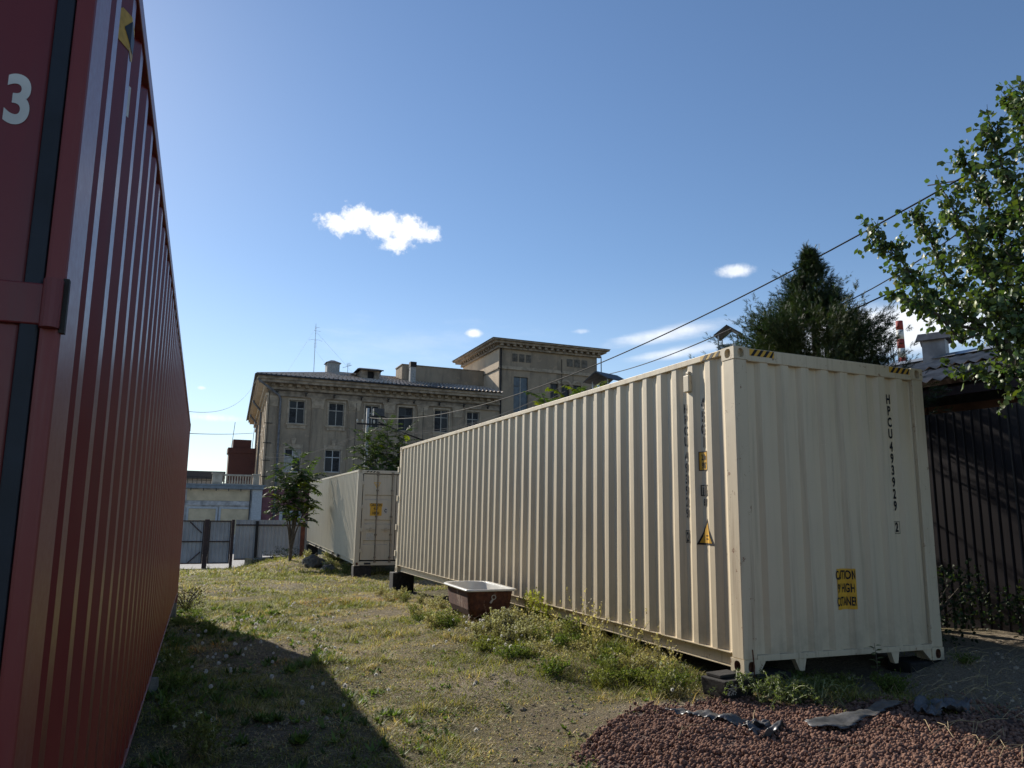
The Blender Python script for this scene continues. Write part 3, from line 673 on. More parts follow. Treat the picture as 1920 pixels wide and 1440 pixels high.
def window(parent, a, b, c_, d_, y, style, off):
    fr = MB(); dd = .22; t = .07; y0 = y+dd-.05; y1 = y+dd
    fr.box(a, a+t, y0, y1, c_, d_); fr.box(b-t, b, y0, y1, c_, d_); fr.box(a+t, b-t, y0, y1, c_, c_+t); fr.box(a+t, b-t, y0, y1, d_-t, d_)
    m_ = (a+b)/2; zt = c_+(d_-c_)*.66
    fr.box(m_-.035, m_+.035, y0+.005, y1, c_+t, d_-t)
    fr.box(a+t, m_-.035, y0+.005, y1, zt-.035, zt+.035); fr.box(m_+.035, b-t, y0+.005, y1, zt-.035, zt+.035)
    mat = {'w': M_framew, 'g': M_frame, 'd': M_framed}[style[0]]
    fr.v = [(p[0]-off[0], p[1]-off[1], p[2]-off[2]) for p in fr.v]
    w = fr.make('window', mat, parent)
    k = 0
    for (xa, xb) in ((a+t, m_-.035), (m_+.035, b-t)):
        for (za, zb) in ((c_+t, zt-.035), (zt+.035, d_-t)):
            mb = MB(); yo = y1-.012+.002*k; mb.box(xa, xb, yo, yo+.008, za, zb); mb.v = [(p[0]-off[0], p[1]-off[1], p[2]-off[2]) for p in mb.v]
            mb.make('pane', M_pane_c if style[1+k] == 'c' else (M_frame if style[1+k] == 'o' else M_pane), w); k += 1
    return w
OFF = (.6, FY, -1.3)
W2 = [(2.25, 3.52, 8.72, 10.66, 'gcddc'), (5.46, 6.74, 8.70, 10.66, 'gdcdc'), (8.50, 9.74, 8.66, 10.66, 'gdcdc'), (11.42, 12.70, 8.62, 10.66, 'dcddc'), (14.68, 15.98, 8.66, 10.66, 'gccdd'), (17.7, 18.9, 8.66, 10.66, 'gdcdc')]
W1 = [(2.12, 3.40, 4.76, 6.66, 'wocco'), (5.34, 6.63, 4.84, 6.70, 'wdccc'), (8.50, 9.74, 4.84, 6.7, 'gdcdc'), (11.42, 12.70, 4.84, 6.7, 'gdcdc'), (14.68, 15.98, 4.84, 6.7, 'gdcdc')]
W0 = [(2.2, 3.5, -.2, 1.45, 'wdddd'), (5.4, 6.6, -.2, 1.45, 'wdddd')]
mb = MB(); wall_grid(mb, .6, 20.8, 3.45, 11.6, FY, [w[:4] for w in W2+W1]); bpart(mb, 'front_wall', M_fac, fixn=False)
M_pink = m_simple('faded_pink_plaster', (.20, .085, .095), .95, .2, 1.5, bump=.4, bs=9, bd=.02)
mb = MB(); wall_grid(mb, .6, 20.8, -1.5, 3.40, FY-.06, [w[:4] for w in W0]); bpart(mb, 'ground_floor_wall', M_pink, fixn=False)
for k in range(9):   # rusticated bands in the pink plaster
    mb = MB(); mb.box(.58, 20.8, FY-.085, FY-.062, -1.3+k*.52, -.83+k*.52)
    if k < 6: 
        mb = MB(); z0, z1 = -1.3+k*.52, -.83+k*.52
        for a, b in (((.58, 1.95)), ((3.75, 5.15)), ((6.85, 20.8))): mb.box(a, b, FY-.085, FY-.062, z0, z1)
    if z1 < 3.4: bpart(mb, 'plaster_band', M_pink)
for a, b, z0, z1, st in W0:
    mb = MB(); mb.box(a-.22, a-.002, FY-.12, FY-.063, z0-.1, z1+.2); mb.box(b+.002, b+.22, FY-.12, FY-.063, z0-.1, z1+.2); mb.box(a, b, FY-.12, FY-.063, z1+.002, z1+.2); bpart(mb, 'window_surround', M_framew)
    window(bld, a, b, z0, z1, FY-.06, st, OFF)
mb = MB(); mb.box(.5, 20.8, FY-.14, FY-.001, 3.38, 3.62); bpart(mb, 'string_course', M_trim)
for w in W2+W1: window(bld, *w[:4], FY, w[4], OFF)
for i, w in enumerate(W2):
    mb = MB(); a, b, z0 = w[0], w[1], w[2]; mb.box(a-.22, b+.22, FY-.16, FY-.001, z0-.12, z0-.002); mb.box(a-.12, a+.08, FY-.12, FY-.002, z0-.42, z0-.121); mb.box(b-.08, b+.12, FY-.12, FY-.002, z0-.42, z0-.121)
    mb.box(a+.081, b-.081, FY-.08, FY-.002, z0-.38, z0-.121); bpart(mb, 'window_sill', M_trim)
    mb = MB(); mb.box(a-.14, a-.002, FY-.06, FY-.002, z0, w[3]+.15); mb.box(b+.002, b+.14, FY-.06, FY-.002, z0, w[3]+.15); mb.box(a, b, FY-.06, FY-.002, w[3]+.003, w[3]+.15); bpart(mb, 'window_surround', M_trim)
for i, w in enumerate(W1):
    mb = MB(); a, b, z0 = w[0], w[1], w[2]; mb.box(a-.15, b+.15, FY-.10, FY-.001, z0-.10, z0-.002); bpart(mb, 'window_sill', M_trim)
    mb = MB(); mb.box(a-.12, a-.002, FY-.05, FY-.002, z0, w[3]+.35); mb.box(b+.002, b+.12, FY-.05, FY-.002, z0, w[3]+.35); mb.box(a, b, FY-.05, FY-.002, w[3]+.003, w[3]+.35)
    mb.prism([((a+b)/2-.12, w[3]+.352), ((a+b)/2+.12, w[3]+.352), ((a+b)/2+.2, w[3]+.85), ((a+b)/2-.2, w[3]+.85)], FY-.09, FY-.003); bpart(mb, 'window_surround', M_trim)
for a, b in ((.62, 1.32), (4.08, 4.98), (7.12, 8.02), (10.14, 11.0), (13.14, 13.95), (16.4, 17.2)):
    mb = MB(); mb.box(a, b, FY-.10, FY-.001, 3.63, 10.06); mb.box(a+.12, b-.12, FY-.135, FY-.101, 3.9, 9.85); pl_ = bpart(mb, 'pilaster', M_fac)
    mb = MB(); mb.box(a-.06, b+.06, FY-.15, FY-.002, 10.065, 10.18); mb.prism([(a, 10.181), (b, 10.181), (b+.10, 10.78), (a-.10, 10.78)], FY-.17, FY-.003); mb.box(a+.15, b-.15, FY-.21, FY-.171, 10.3, 10.62); mb.box(a-.14, b+.14, FY-.20, FY-.004, 10.781, 10.90)
    bpart(mb, 'capital', M_trim, pl_)
# entablature, cornice and modillions
mb = MB(); mb.box(.5, 20.8, FY-.18, FY-.001, 10.905, 11.10); mb.box(.52, 20.8, FY-.10, FY-.002, 11.101, 11.42); mb.box(.40, 20.8, FY-.30, FY-.003, 11.421, 11.60); mb.box(-.25, 20.78, FY-.95, FY-.004, 11.90, 12.12); mb.box(-.40, 20.78, FY-1.08, FY-.005, 12.121, 12.36); mb.box(.44, 20.78, FY-.26, FY-.006, 11.601, 11.899)
bpart(mb, 'cornice', M_corn)
mo = None
for k in range(30):
    x = .7+k*.67
    if mo is None:
        mb = MB(); mb.box(0, .30, -.55, -.262, 11.66, 11.895); mb.v = [(p[0], p[1], p[2]+1.3) for p in mb.v]; mo = mb.make('modillion', M_corn, bld); mo.location = (x-.6, 0, 0)
    else: c_ = mo.copy(); COL.objects.link(c_); c_.location = (x-.6, 0, 0)
# left (sunlit) side with cornice, pilasters and pipes
mb = MB(); SW = [(60.2, 61.4), (63.4, 64.6), (66.6, 67.8), (69.8, 71)]
def wall_left(mb, y0, y1, z0, z1, x, holes):
    Yv = sorted(set([y0, y1]+[h[0] for h in holes]+[h[1] for h in holes])); Z = sorted(set([z0, z1]+[h[2] for h in holes]+[h[3] for h in holes]))
    for i in range(len(Yv)-1):
        for j in range(len(Z)-1):
            cy, cz = (Yv[i]+Yv[i+1])/2, (Z[j]+Z[j+1])/2
            if any(h[0] < cy < h[1] and h[2] < cz < h[3] for h in holes): continue
            mb.quad((x, Yv[i], Z[j]), (x, Yv[i], Z[j+1]), (x, Yv[i+1], Z[j+1]), (x, Yv[i+1], Z[j]))
mb.quad((.6, FY, -1.5), (.6, FY, 11.9), (1.9, 88, 11.9), (1.9, 88, -1.5)); bpart(mb, 'side_wall', M_side, fixn=False)
SKM = Matrix(((1, .0433, 0), (0, 1, 0), (0, 0, 1)))
def skew(mb): mb.v = [(x+.0433*(y-FY), y, z) for x, y, z in mb.v]; return mb
for k in range(9):
    a = 58.02+k*3.55; b = a+.9
    mb = MB(); mb.box(.47, .598, a, b, 3.6, 10.9); bpart(skew(mb), 'pilaster', M_side)
    if k == 8: continue
    for z0, z1 in ((8.7, 10.6), (4.8, 6.7)):
        wa, wb = b+.7, b+1.95
        mb = MB(); mb.box(.52, .597, wa-.1, wa, z0, z1); mb.box(.52, .597, wb, wb+.1, z0, z1); mb.box(.50, .598, wa-.2, wb+.2, z1+.001, z1+.2); mb.box(.45, .598, wa-.2, wb+.2, z0-.15, z0-.001); w = bpart(skew(mb), 'window', M_trim)
        mb = MB(); mb.box(.570, .582, wa+.001, wb-.001, z0, z1); bpart(skew(mb), 'pane', M_pane, w)
mb = MB(); mb.box(.36, .599, FY-.2, 88, 10.905, 11.1); mb.box(-.25, .55, FY-.03, 88.6, 11.902, 12.118); mb.box(-.40, .55, FY-.03, 88.8, 12.122, 12.358); mb.box(.2, .598, FY-.1, 88.1, 11.45, 11.9); bpart(skew(mb), 'side_cornice', M_side)
def pipe(pts, r, mat=M_pipe, name='drainpipe', n=8):
    mb = MB(); mb.tube(pts, r, n); return bpart(mb, name, mat, smooth=True)
pipe([(-.30, FY-1.0, 12.15), (-.25, FY-.95, 11.95), (1.35, FY-.32, 10.95), (1.52, FY-.24, 10.6), (1.55, FY-.24, 3.0), (1.55, FY-.24, -.9)], .09)
for yy in (69.0, 80.0):
    k_ = .0433*(yy-FY); pipe([(-.35+k_, yy, 12.0), (-.3+k_, yy, 11.8), (.42+k_, yy+.1, 11.0), (.42+k_, yy+.1, -1)], .10)
mb = MB()
for x, z0, z1 in ((.64, 3.6, 11.2), (7.72, 4.0, 10.7), (13.6, 4.0, 10.7)): mb.tube([(x, FY-.2, z0), (x, FY-.2, z1)], .02, 5)
mb.tube([(.7, FY-.42, 11.32), (20.6, FY-.42, 11.28)], .022, 5)
bpart(mb, 'lightning_cable', M_iron)
mb0 = None
for k in range(9):
    x = 1.2+k*2.3
    mb = MB(); mb.box(x-.14, x+.14, FY-.44, FY-.40, 11.20, 11.26); mb.box(x-.02, x+.02, FY-.46, FY-.101, 10.98, 11.19); bpart(mb, 'cable_bracket', M_iron)
for z in (4.3, 5.6, 7.0, 8.6): mb = MB(); mb.box(.35, 1.0, FY-.24, FY-.205, z, z+.05); bpart(mb, 'cable_bracket', M_iron)
# ---- corrugated roof
def roof_plane(name, E0, E1, R0, R1, pitch, amp, rows, mat, parent, inv, thick=.0):
    """wavy sheet between eave line E0-E1 and ridge line R0-R1; each course laps the next"""
    E0, E1, R0, R1 = map(Vector, (E0, E1, R0, R1)); L_ = (E1-E0).length; n = max(4, int(L_/pitch*4)); mb = MB()
    nr = ((E1-E0).cross(R0-E0)).normalized()
    if nr.z < 0: nr = -nr
    for r in range(rows):
        a, b = r/rows, min(1, (r+1.04)/rows); base = len(mb.v)
        for i in range(n+1):
            t = i/n; e = E0.lerp(E1, t); g = R0.lerp(R1, t); w = amp*math.cos(2*math.pi*t*L_/pitch)
            for s_, up in ((a, .05), (b, .0)):
                p = e.lerp(g, s_)+nr*(w+up*(1-0)+.0); mb.v.append(tuple(inv @ p))
        for i in range(n): mb.f.append((base+2*i, base+2*i+2, base+2*i+3, base+2*i+1)); mb.mi.append(0)
    return mb.make(name, mat, parent, fixn=False)
EZ = 12.42
E_l, E_r, Rd_l, Rd_r = (-.55, FY-1.2, EZ), (20.78, FY-1.2, EZ), (7.3, 64.6, 14.45), (20.78, 64.6, 14.45)
roof_plane('roof', E_l, E_r, Rd_l, Rd_r, .38, .075, 6, M_slate, bld, bi)
roof_plane('roof', (.78, 89, EZ), (-.55, FY-1.2, EZ), (8.4, 82, 14.45), (7.3, 64.6, 14.45), .38, .075, 6, M_slate, bld, bi)
mb = MB(); mb.quad((.8, 89, EZ), (20.78, 89, EZ), (20.78, 64.6, 14.45), (7.3, 64.6, 14.45)); mb.quad((2.0, 88, -1.5), (20.8, 88, -1.5), (20.8, 88, 12.3), (2.0, 88, 12.3)); bpart(mb, 'rear_roof', M_slate)
mb = MB(); mb.tube([(-.6, FY-1.22, EZ-.02), (18.3, FY-1.22, EZ-.02)], .07, 6); mb.tube([(-.6, FY-1.22, EZ-.02), (.75, 89, EZ-.02)], .07, 6); bpart(mb, 'gutter', M_zincdark)
mb = MB(); mb.tube([(7.3, 64.6, 14.5), (20.7, 64.6, 14.5)], .10, 6); mb.tube([(-.5, FY-1.2, EZ+.06), (7.3, 64.6, 14.5)], .08, 6); bpart(mb, 'ridge_cap', M_slate)
# small hooded vents showing past the left eave
for y in (70.5, 80.5):
    mb = MB(); mb.box(-.15, .6, y, y+1.2, 12.45, 13.1); mb.box(-.25, .7, y-.15, y+1.35, 13.101, 13.2); skew(mb); bpart(mb, 'eave_dormer', M_zincdark)
# dormer, chimneys, parapet block, flue
mb = MB(); wall_grid(mb, 8.45, 10.05, 13.2, 14.12, 60.0, [(9.0, 9.6, 13.32, 14.0)], .3); mb.quad((8.45, 60, 13.2), (8.45, 62.5, 13.2), (8.45, 62.5, 14.12), (8.45, 60, 14.12)); mb.quad((10.05, 60, 13.2), (10.05, 60, 14.12), (10.05, 62.5, 14.12), (10.05, 62.5, 13.2)); dm = bpart(mb, 'dormer', M_corn, fixn=False)
for k in range(7): mb = MB(); mb.box(8.44, 8.995, 59.95, 59.998, 13.22+k*.128, 13.32+k*.128); mb.box(9.605, 10.06, 59.95, 59.998, 13.22+k*.128, 13.32+k*.128); bpart(mb, 'board', M_corn, dm)
mb = MB(); mb.box(9.0, 9.6, 60.29, 60.31, 13.3, 14.02); bpart(mb, 'opening', M_iron, dm)
mb = MB(); mb.quad((8.05, 59.7, 14.12), (10.35, 59.7, 14.12), (10.0, 60.6, 14.36), (8.4, 60.6, 14.36)); mb.quad((8.05, 59.7, 14.12), (8.4, 60.6, 14.36), (8.4, 63.6, 14.36), (8.05, 63.2, 14.05)); mb.quad((10.35, 59.7, 14.12), (10.35, 63.2, 14.05), (10.0, 63.6, 14.36), (10.0, 60.6, 14.36)); mb.quad((8.4, 60.6, 14.36), (10, 60.6, 14.36), (10, 63.6, 14.36), (8.4, 63.6, 14.36))
mb.box(8.03, 10.37, 59.68, 59.72, 14.03, 14.13); bpart(mb, 'dormer_roof', M_zincdark, dm)
def chim(x0, x1, y0, y1, z0, z1, cap, mat, capmat=M_zincdark, capz=.35):
    mb = MB(); mb.box(x0, x1, y0, y1, z0, z1); c_ = bpart(mb, 'chimney', mat)
    mb = MB(); n = len(mb.v); mb.v += [(x0-cap, y0-cap, z1), (x1+cap, y0-cap, z1), (x1+cap, y1+cap, z1), (x0-cap, y1+cap, z1), ((x0+x1)/2-.15, (y0+y1)/2, z1+capz), ((x0+x1)/2+.15, (y0+y1)/2, z1+capz)]
    mb.f += [(0, 1, 5, 4), (1, 2, 5), (2, 3, 4, 5), (3, 0, 4), (0, 3, 2, 1)]; mb.mi += [0]*5; bpart(mb, 'chimney_cap', capmat, c_); return c_
M_chim = m_simple('grey_chimney_render', (.28, .29, .29), .9, .2)
chim(6.05, 7.2, 64.0, 65.2, 13.9, 15.28, .14, M_chim); chim(10.1, 10.9, 63.2, 64.0, 13.8, 14.75, .12, M_chim, capz=.2)
mb = MB(); mb.box(12.62, 20.78, 62.0, 64.4, 13.2, 15.25); bpart(mb, 'parapet_block', M_fac)
mb = MB(); mb.box(12.55, 20.77, 61.93, 64.45, 15.251, 15.34); bpart(mb, 'parapet_coping', M_corn)
mb = MB(); mb.box(12.95, 13.45, 60.2, 60.7, 12.9, 14.78); fl = bpart(mb, 'flue', M_chim); mb = MB(); mb.box(12.93, 13.5, 60.15, 60.75, 14.781, 15.25); bpart(mb, 'flue_cap', M_iron, fl)
# ---- tower
TH = [(22.25, 23.72, 10.9, 14.25), (26.04, 26.88, 12.4, 13.9), (27.22, 28.08, 12.4, 13.9), (28.48, 29.36, 12.4, 13.9), (22.25, 23.72, 6.3, 9.9), (26, 29.4, 8.2, 10.8)]
mb = MB(); wall_grid(mb, 20.8, 31.1, -1.5, 16.9, FY, TH); wall_left(mb, FY, 68.2, 11, 16.9, 20.8, []); mb.quad((31.1, FY, -1.5), (31.1, 68.2, -1.5), (31.1, 68.2, 16.9), (31.1, FY, 16.9)); mb.quad((20.8, 68.2, -1.5), (31.1, 68.2, -1.5), (31.1, 68.2, 16.9), (20.8, 68.2, 16.9))
bpart(mb, 'tower_wall', M_fac, fixn=False)
mb = MB(); mb.box(20.74, 20.798, FY+.002, 68.2, 14.99, 17.0); mb.box(20.76, 20.797, FY+.002, 68.2, 11.5, 14.87); bpart(mb, 'tower_side_lit_plaster', M_side)  # overlay slabs carrying the plaster colour brightened to read as sunlit
M_blue = m_simple('blue_grey_glazing', (.06, .085, .11), .4, .3, 3, spec=.5, bump=0)
for h in TH[:1]+TH[4:5]:
    mb = MB(); a, b, z0, z1 = h; mb.box(a, b, FY+.2, FY+.25, z0, z1); w = bpart(mb, 'window', M_blue)
    mb = MB(); mb.box((a+b)/2-.04, (a+b)/2+.04, FY+.16, FY+.199, z0, z1); bpart(mb, 'frame', M_frame, w)
    mb = MB(); mb.box(a, (a+b)/2-.041, FY+.165, FY+.198, z1-.9, z1-.82); bpart(mb, 'frame', M_framed, w)
mb = MB(); mb.box(26, 29.4, FY+.2, FY+.25, 8.2, 10.8); bpart(mb, 'window', M_pane)
for h in TH[1:4]:
    a, b, z0, z1 = h; mb = MB(); mb.box(a, b, FY+.2, FY+.25, z0, z1); w = bpart(mb, 'window', M_pane)
    mb = MB(); mb.box((a+b)/2-.03, (a+b)/2+.03, FY+.16, FY+.199, z0, z1); bpart(mb, 'frame', M_framed, w)
    cxm, r0, r1 = (a+b)/2, .42, .62; pts_ = [(cxm+r1*math.cos(t*math.pi/10), z1+.002+r1*.75*math.sin(t*math.pi/10)) for t in range(11)]+[(cxm+r0*math.cos(t*math.pi/10), z1+.002+r0*.7*math.sin(t*math.pi/10)) for t in range(10, -1, -1)]
    mb = MB()
    for t in range(10): mb.prism([pts_[t], pts_[t+1], pts_[20-t], pts_[21-t]], FY-.06, FY-.002)
    bpart(mb, 'arch_moulding', M_trim)
mb = MB(); mb.box(20.66, 31.24, FY-.14, FY-.001, 14.88, 15.0); mb.box(20.72, 31.18, FY-.07, FY-.002, 15.001, 15.2); mb.box(20.66, 20.739, FY-.13, 68.2, 14.881, 14.989); bpart(mb, 'string_course', M_trim)
M_relief = m_simple('dark_relief_plaster', (.12, .108, .092), .95, .4, 3, bump=.8, bs=5, bd=.08)
for a, b in ((22.1, 22.6), (22.8, 23.3), (23.5, 24.0), (27.8, 28.4), (28.6, 29.2), (29.4, 30.0)):
    mb = MB(); mb.box(a, b, FY-.05, FY-.003, 15.68, 16.42); bpart(mb, 'relief_panel', M_relief)
mb = MB(); mb.box(20.5, 31.4, FY-.3, FY-.001, 16.80, 16.98); mb.box(20.5, 20.799, FY-.02, 68.3, 16.80, 16.98); mb.box(20.1, 31.8, FY-.7, 68.9, 17.2, 17.40); mb.box(19.85, 32.05, FY-.92, 69.1, 17.401, 17.56); mb.box(20.6, 31.3, FY-.2, 68.5, 16.981, 17.199); bpart(mb, 'tower_cornice', M_corn)
mb = MB(); v0 = len(mb.v); mb.v += [(19.75, FY-1.02, 17.57), (32.15, FY-1.02, 17.57), (32.15, 69.2, 17.57), (19.75, 69.2, 17.57), (26, 63, 17.9)]; mb.f += [(0, 1, 4), (1, 2, 4), (2, 3, 4), (3, 0, 4), (0, 3, 2, 1)]; mb.mi += [0]*5; bpart(mb, 'tower_roof', M_zincdark)
td = None
for k in range(17):
    if td is None:
        mb = MB(); mb.box(0, .26, -.58, -.205, 16.99, 17.195); mb.v = [(p[0], p[1], p[2]+1.3) for p in mb.v]; td = mb.make('modillion', M_corn, bld); td.location = (20.7+k*.64-.6, 0, 0)
    else: c_ = td.copy(); COL.objects.link(c_); c_.location = (20.7+k*.64-.6, 0, 0)
ts = None
for k in range(15):
    if ts is None:
        mb = MB(); mb.box(-.45, -.205, 0, .26, 16.99, 17.195); mb.v = [(p[0], p[1], p[2]+1.3) for p in mb.v]; ts = mb.make('modillion', M_corn, bld); ts.location = (20.2, .3+k*.66, 0)
    else: c_ = ts.copy(); COL.objects.link(c_); c_.location = (20.2, .3+k*.66, 0)
pipe([(20.9, FY-.14, 16.8), (20.9, FY-.14, 5)], .07, M_iron, 'drainpipe', 6); pipe([(27.2, FY-.1, 16.3), (27.2, FY-.1, 12)], .03, M_iron, 'lightning_cable', 5); pipe([(31.35, FY-.4, 16.9), (31.35, FY-.4, 8)], .05, M_chim, 'drainpipe', 6)
# rooftop antennas (things of their own)
def antenna(x, y, z, h, label, big=True):
    a = empty('roof_antenna', (x, y, z), label=label, cat='antenna')
    MB().tube([(0, 0, 0), (-.04, 0, h)], [.03, .018], 5).make('mast', M_galv, a)
    mb = MB()
    if big:
        for zz, w in ((h*.93, .35), (h*.90, .12), (h*.86, .45), (h*.80, .12)): mb.tube([(-.04-w*.3, 0, zz), (w-.04, 0, zz-.06*w)], .012, 4)
        mb.tube([(-.6, 0, h*.66), (-.3, 0, h*.68), (.3, 0, h*.68), (.6, 0, h*.66)], .01, 4)
        for k in range(6): mb.tube([(-.12, 0, h*(.52+.028*k)), (.12, 0, h*(.52+.028*k))], .01, 4)
        mb.make('elements', M_galv, a)
        mb = MB()
        for dx, dy, zz in ((-2.2, 1, .93), (3.4, -1, .84), (2.2, 1.5, .48)): mb.tube([(0, 0, h*zz), (dx, dy, .15)], .006, 4)
        mb.make('guy_wires', M_galv, a)
    else:
        for k, w in enumerate((.5, .42, .36, .3)): mb.tube([(-.1+k*.09, 0, h-.1-k*.02), (-.1+k*.09, w*.3, h+.15+k*.02)], .015, 4)
        mb.tube([(-.5, 0, h-.35), (.35, 0, h-.02)], .018, 4); mb.make('elements', M_galv, a)
    return a
antenna(4.72, 62.9, 13.85, 4.7, 'tall thin aerial mast with guy wires on the left part of the tiled roof')
antenna(7.9, 63.6, 14.2, .95, 'small television aerial on the roof ridge between chimney and dormer', False)

# ================================================================== annex, houses at the left
AY = 57.6
M_ay = m_simple('pale_yellow_plaster', (.55, .44, .29), .95, .15, 1.2, bump=.3, bs=8, bd=.02)
M_ag = m_simple('grey_painted_plaster', (.42, .40, .385), .95, .35, 2.2, bump=.4, bs=8, bd=.02)
M_bal = m_simple('pale_stone_balustrade', (.42, .37, .30), .9, .2, 3)
anx = empty('annex_building', (-3, AY, -1.3), label='low yellow and grey annex with stone balustrade, left of the old building', cat='building')
def ap(mb, name, mat, parent=None, **k): mb.v = [(x+3, y-AY, z+1.3) for x, y, z in mb.v]; return mb.make(name, mat, parent or anx, **k)
mb = MB(); mb.box(-20, .55, AY, 70, -1.5, 3.5); ap(mb, 'wall', M_ag)
mb = MB(); mb.box(-20.2, .75, AY-.45, 70.2, 3.52, 3.62); mb.box(-20.1, .65, AY-.38, AY-.002, 3.28, 3.52); ap(mb, 'roof_edge', m_simple('grey_sheet_metal', (.16, .19, .22), .5, .2, 3, metal=.3))
for k in range(5):
    x1 = -.30-4.8*k; x0 = x1-4.6
    mb = MB(); mb.box(x0, x1, AY-.04, AY-.001, 2.36, 3.2); ap(mb, 'upper_panel', M_ay)
    mb = MB(); mb.box(x0-.05, x1+.1, AY-.12, AY-.002, 2.0, 2.30); ap(mb, 'moulding', M_ag)
    for j in range(2):
        a = x1-.1-2.3*j-2.05+.05; b = a+1.95+.3*(j == 0)
        b = min(b, x1-.02-2.45*j)
        mb = MB(); mb.box(a, b, AY-.05, AY-.003, -.2, 1.74); ap(mb, 'lower_panel', M_ay)
        mb = MB(); mb.box(a-.14, a-.002, AY-.09, AY-.004, -.3, 1.88); mb.box(b+.002, b+.14, AY-.09, AY-.004, -.3, 1.88); mb.box(a, b, AY-.09, AY-.004, 1.742, 1.88); ap(mb, 'panel_frame', M_framew)
mb = MB(); mb.box(-.18, .56, AY-.14, AY-.001, -1.5, 3.27); ap(mb, 'pilaster', M_framew)
mb = MB(); mb.tube([(-.32, AY-.14, 3.3), (-.32, AY-.14, -1.2)], .05, 6); ap(mb, 'drainpipe', M_zincdark)
for k in range(12): 
    mb = MB(); mb.box(-5.6+k*.9, -5.53+k*.9, AY-.42, AY-.385, 3.1, 3.3)
    if k < 6: ap(mb, 'gutter_bracket', M_zincdark)
def baluster_run(x0, x1, y, z0, z1, step):
    b = empty('balustrade', (x0+3, y-AY, z0+1.3)); b.parent = anx
    mb = MB(); mb.box(0, x1-x0, -.12, .12, z1-z0-.13, z1-z0); mb.box(0, x1-x0, -.10, .10, 0, .08); mb.make('handrail', M_bal, b)
    me = MB().tube([(0, 0, .081), (0, 0, .2), (0, 0, .4), (0, 0, z1-z0-.131)], [.05, .075, .045, .055], 8).mesh('baluster')
    n = int((x1-x0)/step)
    for k in range(n): o = link('baluster', me, b, M_bal); o.location = ((k+.5)*step, 0, 0)
baluster_run(-2.44, -.22, AY+.1, 3.63, 4.42, .2)
for a, b, z in ((-3.2, -2.46, 4.52), (-.2, .25, 4.48)): mb = MB(); mb.box(a, b, AY-.1, AY+.4, 3.63, z-.1); mb.box(a-.06, b+.06, AY-.16, AY+.46, z-.099, z); ap(mb, 'pedestal', M_bal)
rl = empty('iron_railing', (-9+3, .1, 4.93)); rl.parent = anx
mb = MB(); mb.box(0, 5.78, -.02, .02, .50, .54); mb.box(0, 5.78, -.02, .02, .25, .28); mb.make('rail', M_iron, rl)
me = MB().box(-.02, .02, -.02, .02, 0, .5).mesh('bar')
for k in range(18): o = link('bar', me, rl, M_iron); o.location = (.1+k*.33, -.001, 0)
mbk = MT('dark_red_brick'); bt = mbk.N.new('ShaderNodeTexBrick'); mbk.L.new(mbk.pos, bt.inputs['Vector']); bt.inputs['Scale'].default_value = 3
mpn = mbk.N.new('ShaderNodeMapping'); mpn.inputs['Rotation'].default_value = (rad(90), 0, 0); mbk.L.new(mbk.pos, mpn.inputs[0]); mbk.L.new(mpn.outputs[0], bt.inputs['Vector'])
bt.inputs['Color1'].default_value = (.085, .030, .028, 1); bt.inputs['Color2'].default_value = (.065, .024, .024, 1); bt.inputs['Mortar'].default_value = (.09, .06, .055, 1)
M_brick = mbk.base(bt.outputs['Color'], .95)
bt_ = empty('brick_stack', (0, 80, -1.5), label='dark red brick tower with stepped top behind the annex balustrade', cat='tower')
MB().box(-1.3, 2.2, 0, 3, 0, 9.3).make('shaft', M_brick, bt_); MB().box(-1.42, 2.3, -.1, 3.1, 9.301, 9.85).make('ledge', M_brick, bt_); MB().box(-.94, .9, .1, 2.4, 9.851, 10.75).make('top_block', M_brick, bt_); mb = MB(); mb.tube([(-1.1, 0, 9.8), (-.9, 0, 12.6)], .03, 4); mb.tube([(1.0, 0, 9.8), (1.15, 0, 13.4)], .03, 4); mb.make('aerials', M_galv, bt_)
fh = empty('far_house', (-4, 100, -1.5), label='distant grey flat roofed house beyond the annex at the left', cat='house')
MB().box(-9, 2.9, 0, 8, 0, 7.3).make('wall', m_simple('far_wall', (.30, .29, .27), .9), fh); MB().box(-9.3, 3.2, -.4, 8.4, 7.301, 8.3).make('roof', M_zincdark, fh)
me = MB().box(0, .9, -.03, .02, 5.2, 6.5).mesh('window')
for k in range(7): o = link('window', me, fh, M_pane); o.location = (-8+k*1.5, -.01, 0)

# ================================================================== grey gate and fence
M_fgrey = m_simple('grey_blue_sheet', (.33, .34, .36), .5, .14, 1.2, spec=.5, bump=0)
M_fpost = m_simple('dark_brown_steel', (.045, .026, .026), .6, .3)
M_fred = m_simple('red_oxide_steel', (.16, .05, .03), .7, .3)
FN = 33.0
def sheet(x0, x1, z0, z1, y, name, parent, mat, p=.20, off=(0, 0, 0)):
    mb = MB(); n = int((x1-x0)/p)+1; P = []
    for k in range(n):
        a = x0+k*p
        for dx, dy in ((0, 0), (p*.55, 0), (p*.65, .02), (p*.9, .02)): 
            if a+dx < x1: P.append((a+dx, dy))
    P.append((x1, 0))
    for x, dy in P: mb.v += [(x-off[0], y+dy-off[1], z0-off[2]), (x-off[0], y+dy-off[1], z1-off[2])]
    for i in range(len(P)-1): mb.f.append((2*i, 2*i+2, 2*i+3, 2*i+1)); mb.mi.append(0)
    return mb.make(name, mat, parent, fixn=False)
def fbox(parent, o, x0, x1, y0, y1, z0, z1, name, mat, T=None):
    mb = MB(); mb.box(x0, x1, y0, y1, z0, z1)
    if T: mb.v = [tuple(T @ Vector(v)) for v in mb.v]
    mb.v = [(v[0]-o[0], v[1]-o[1], v[2]-o[2]) for v in mb.v]; return mb.make(name, mat, parent)
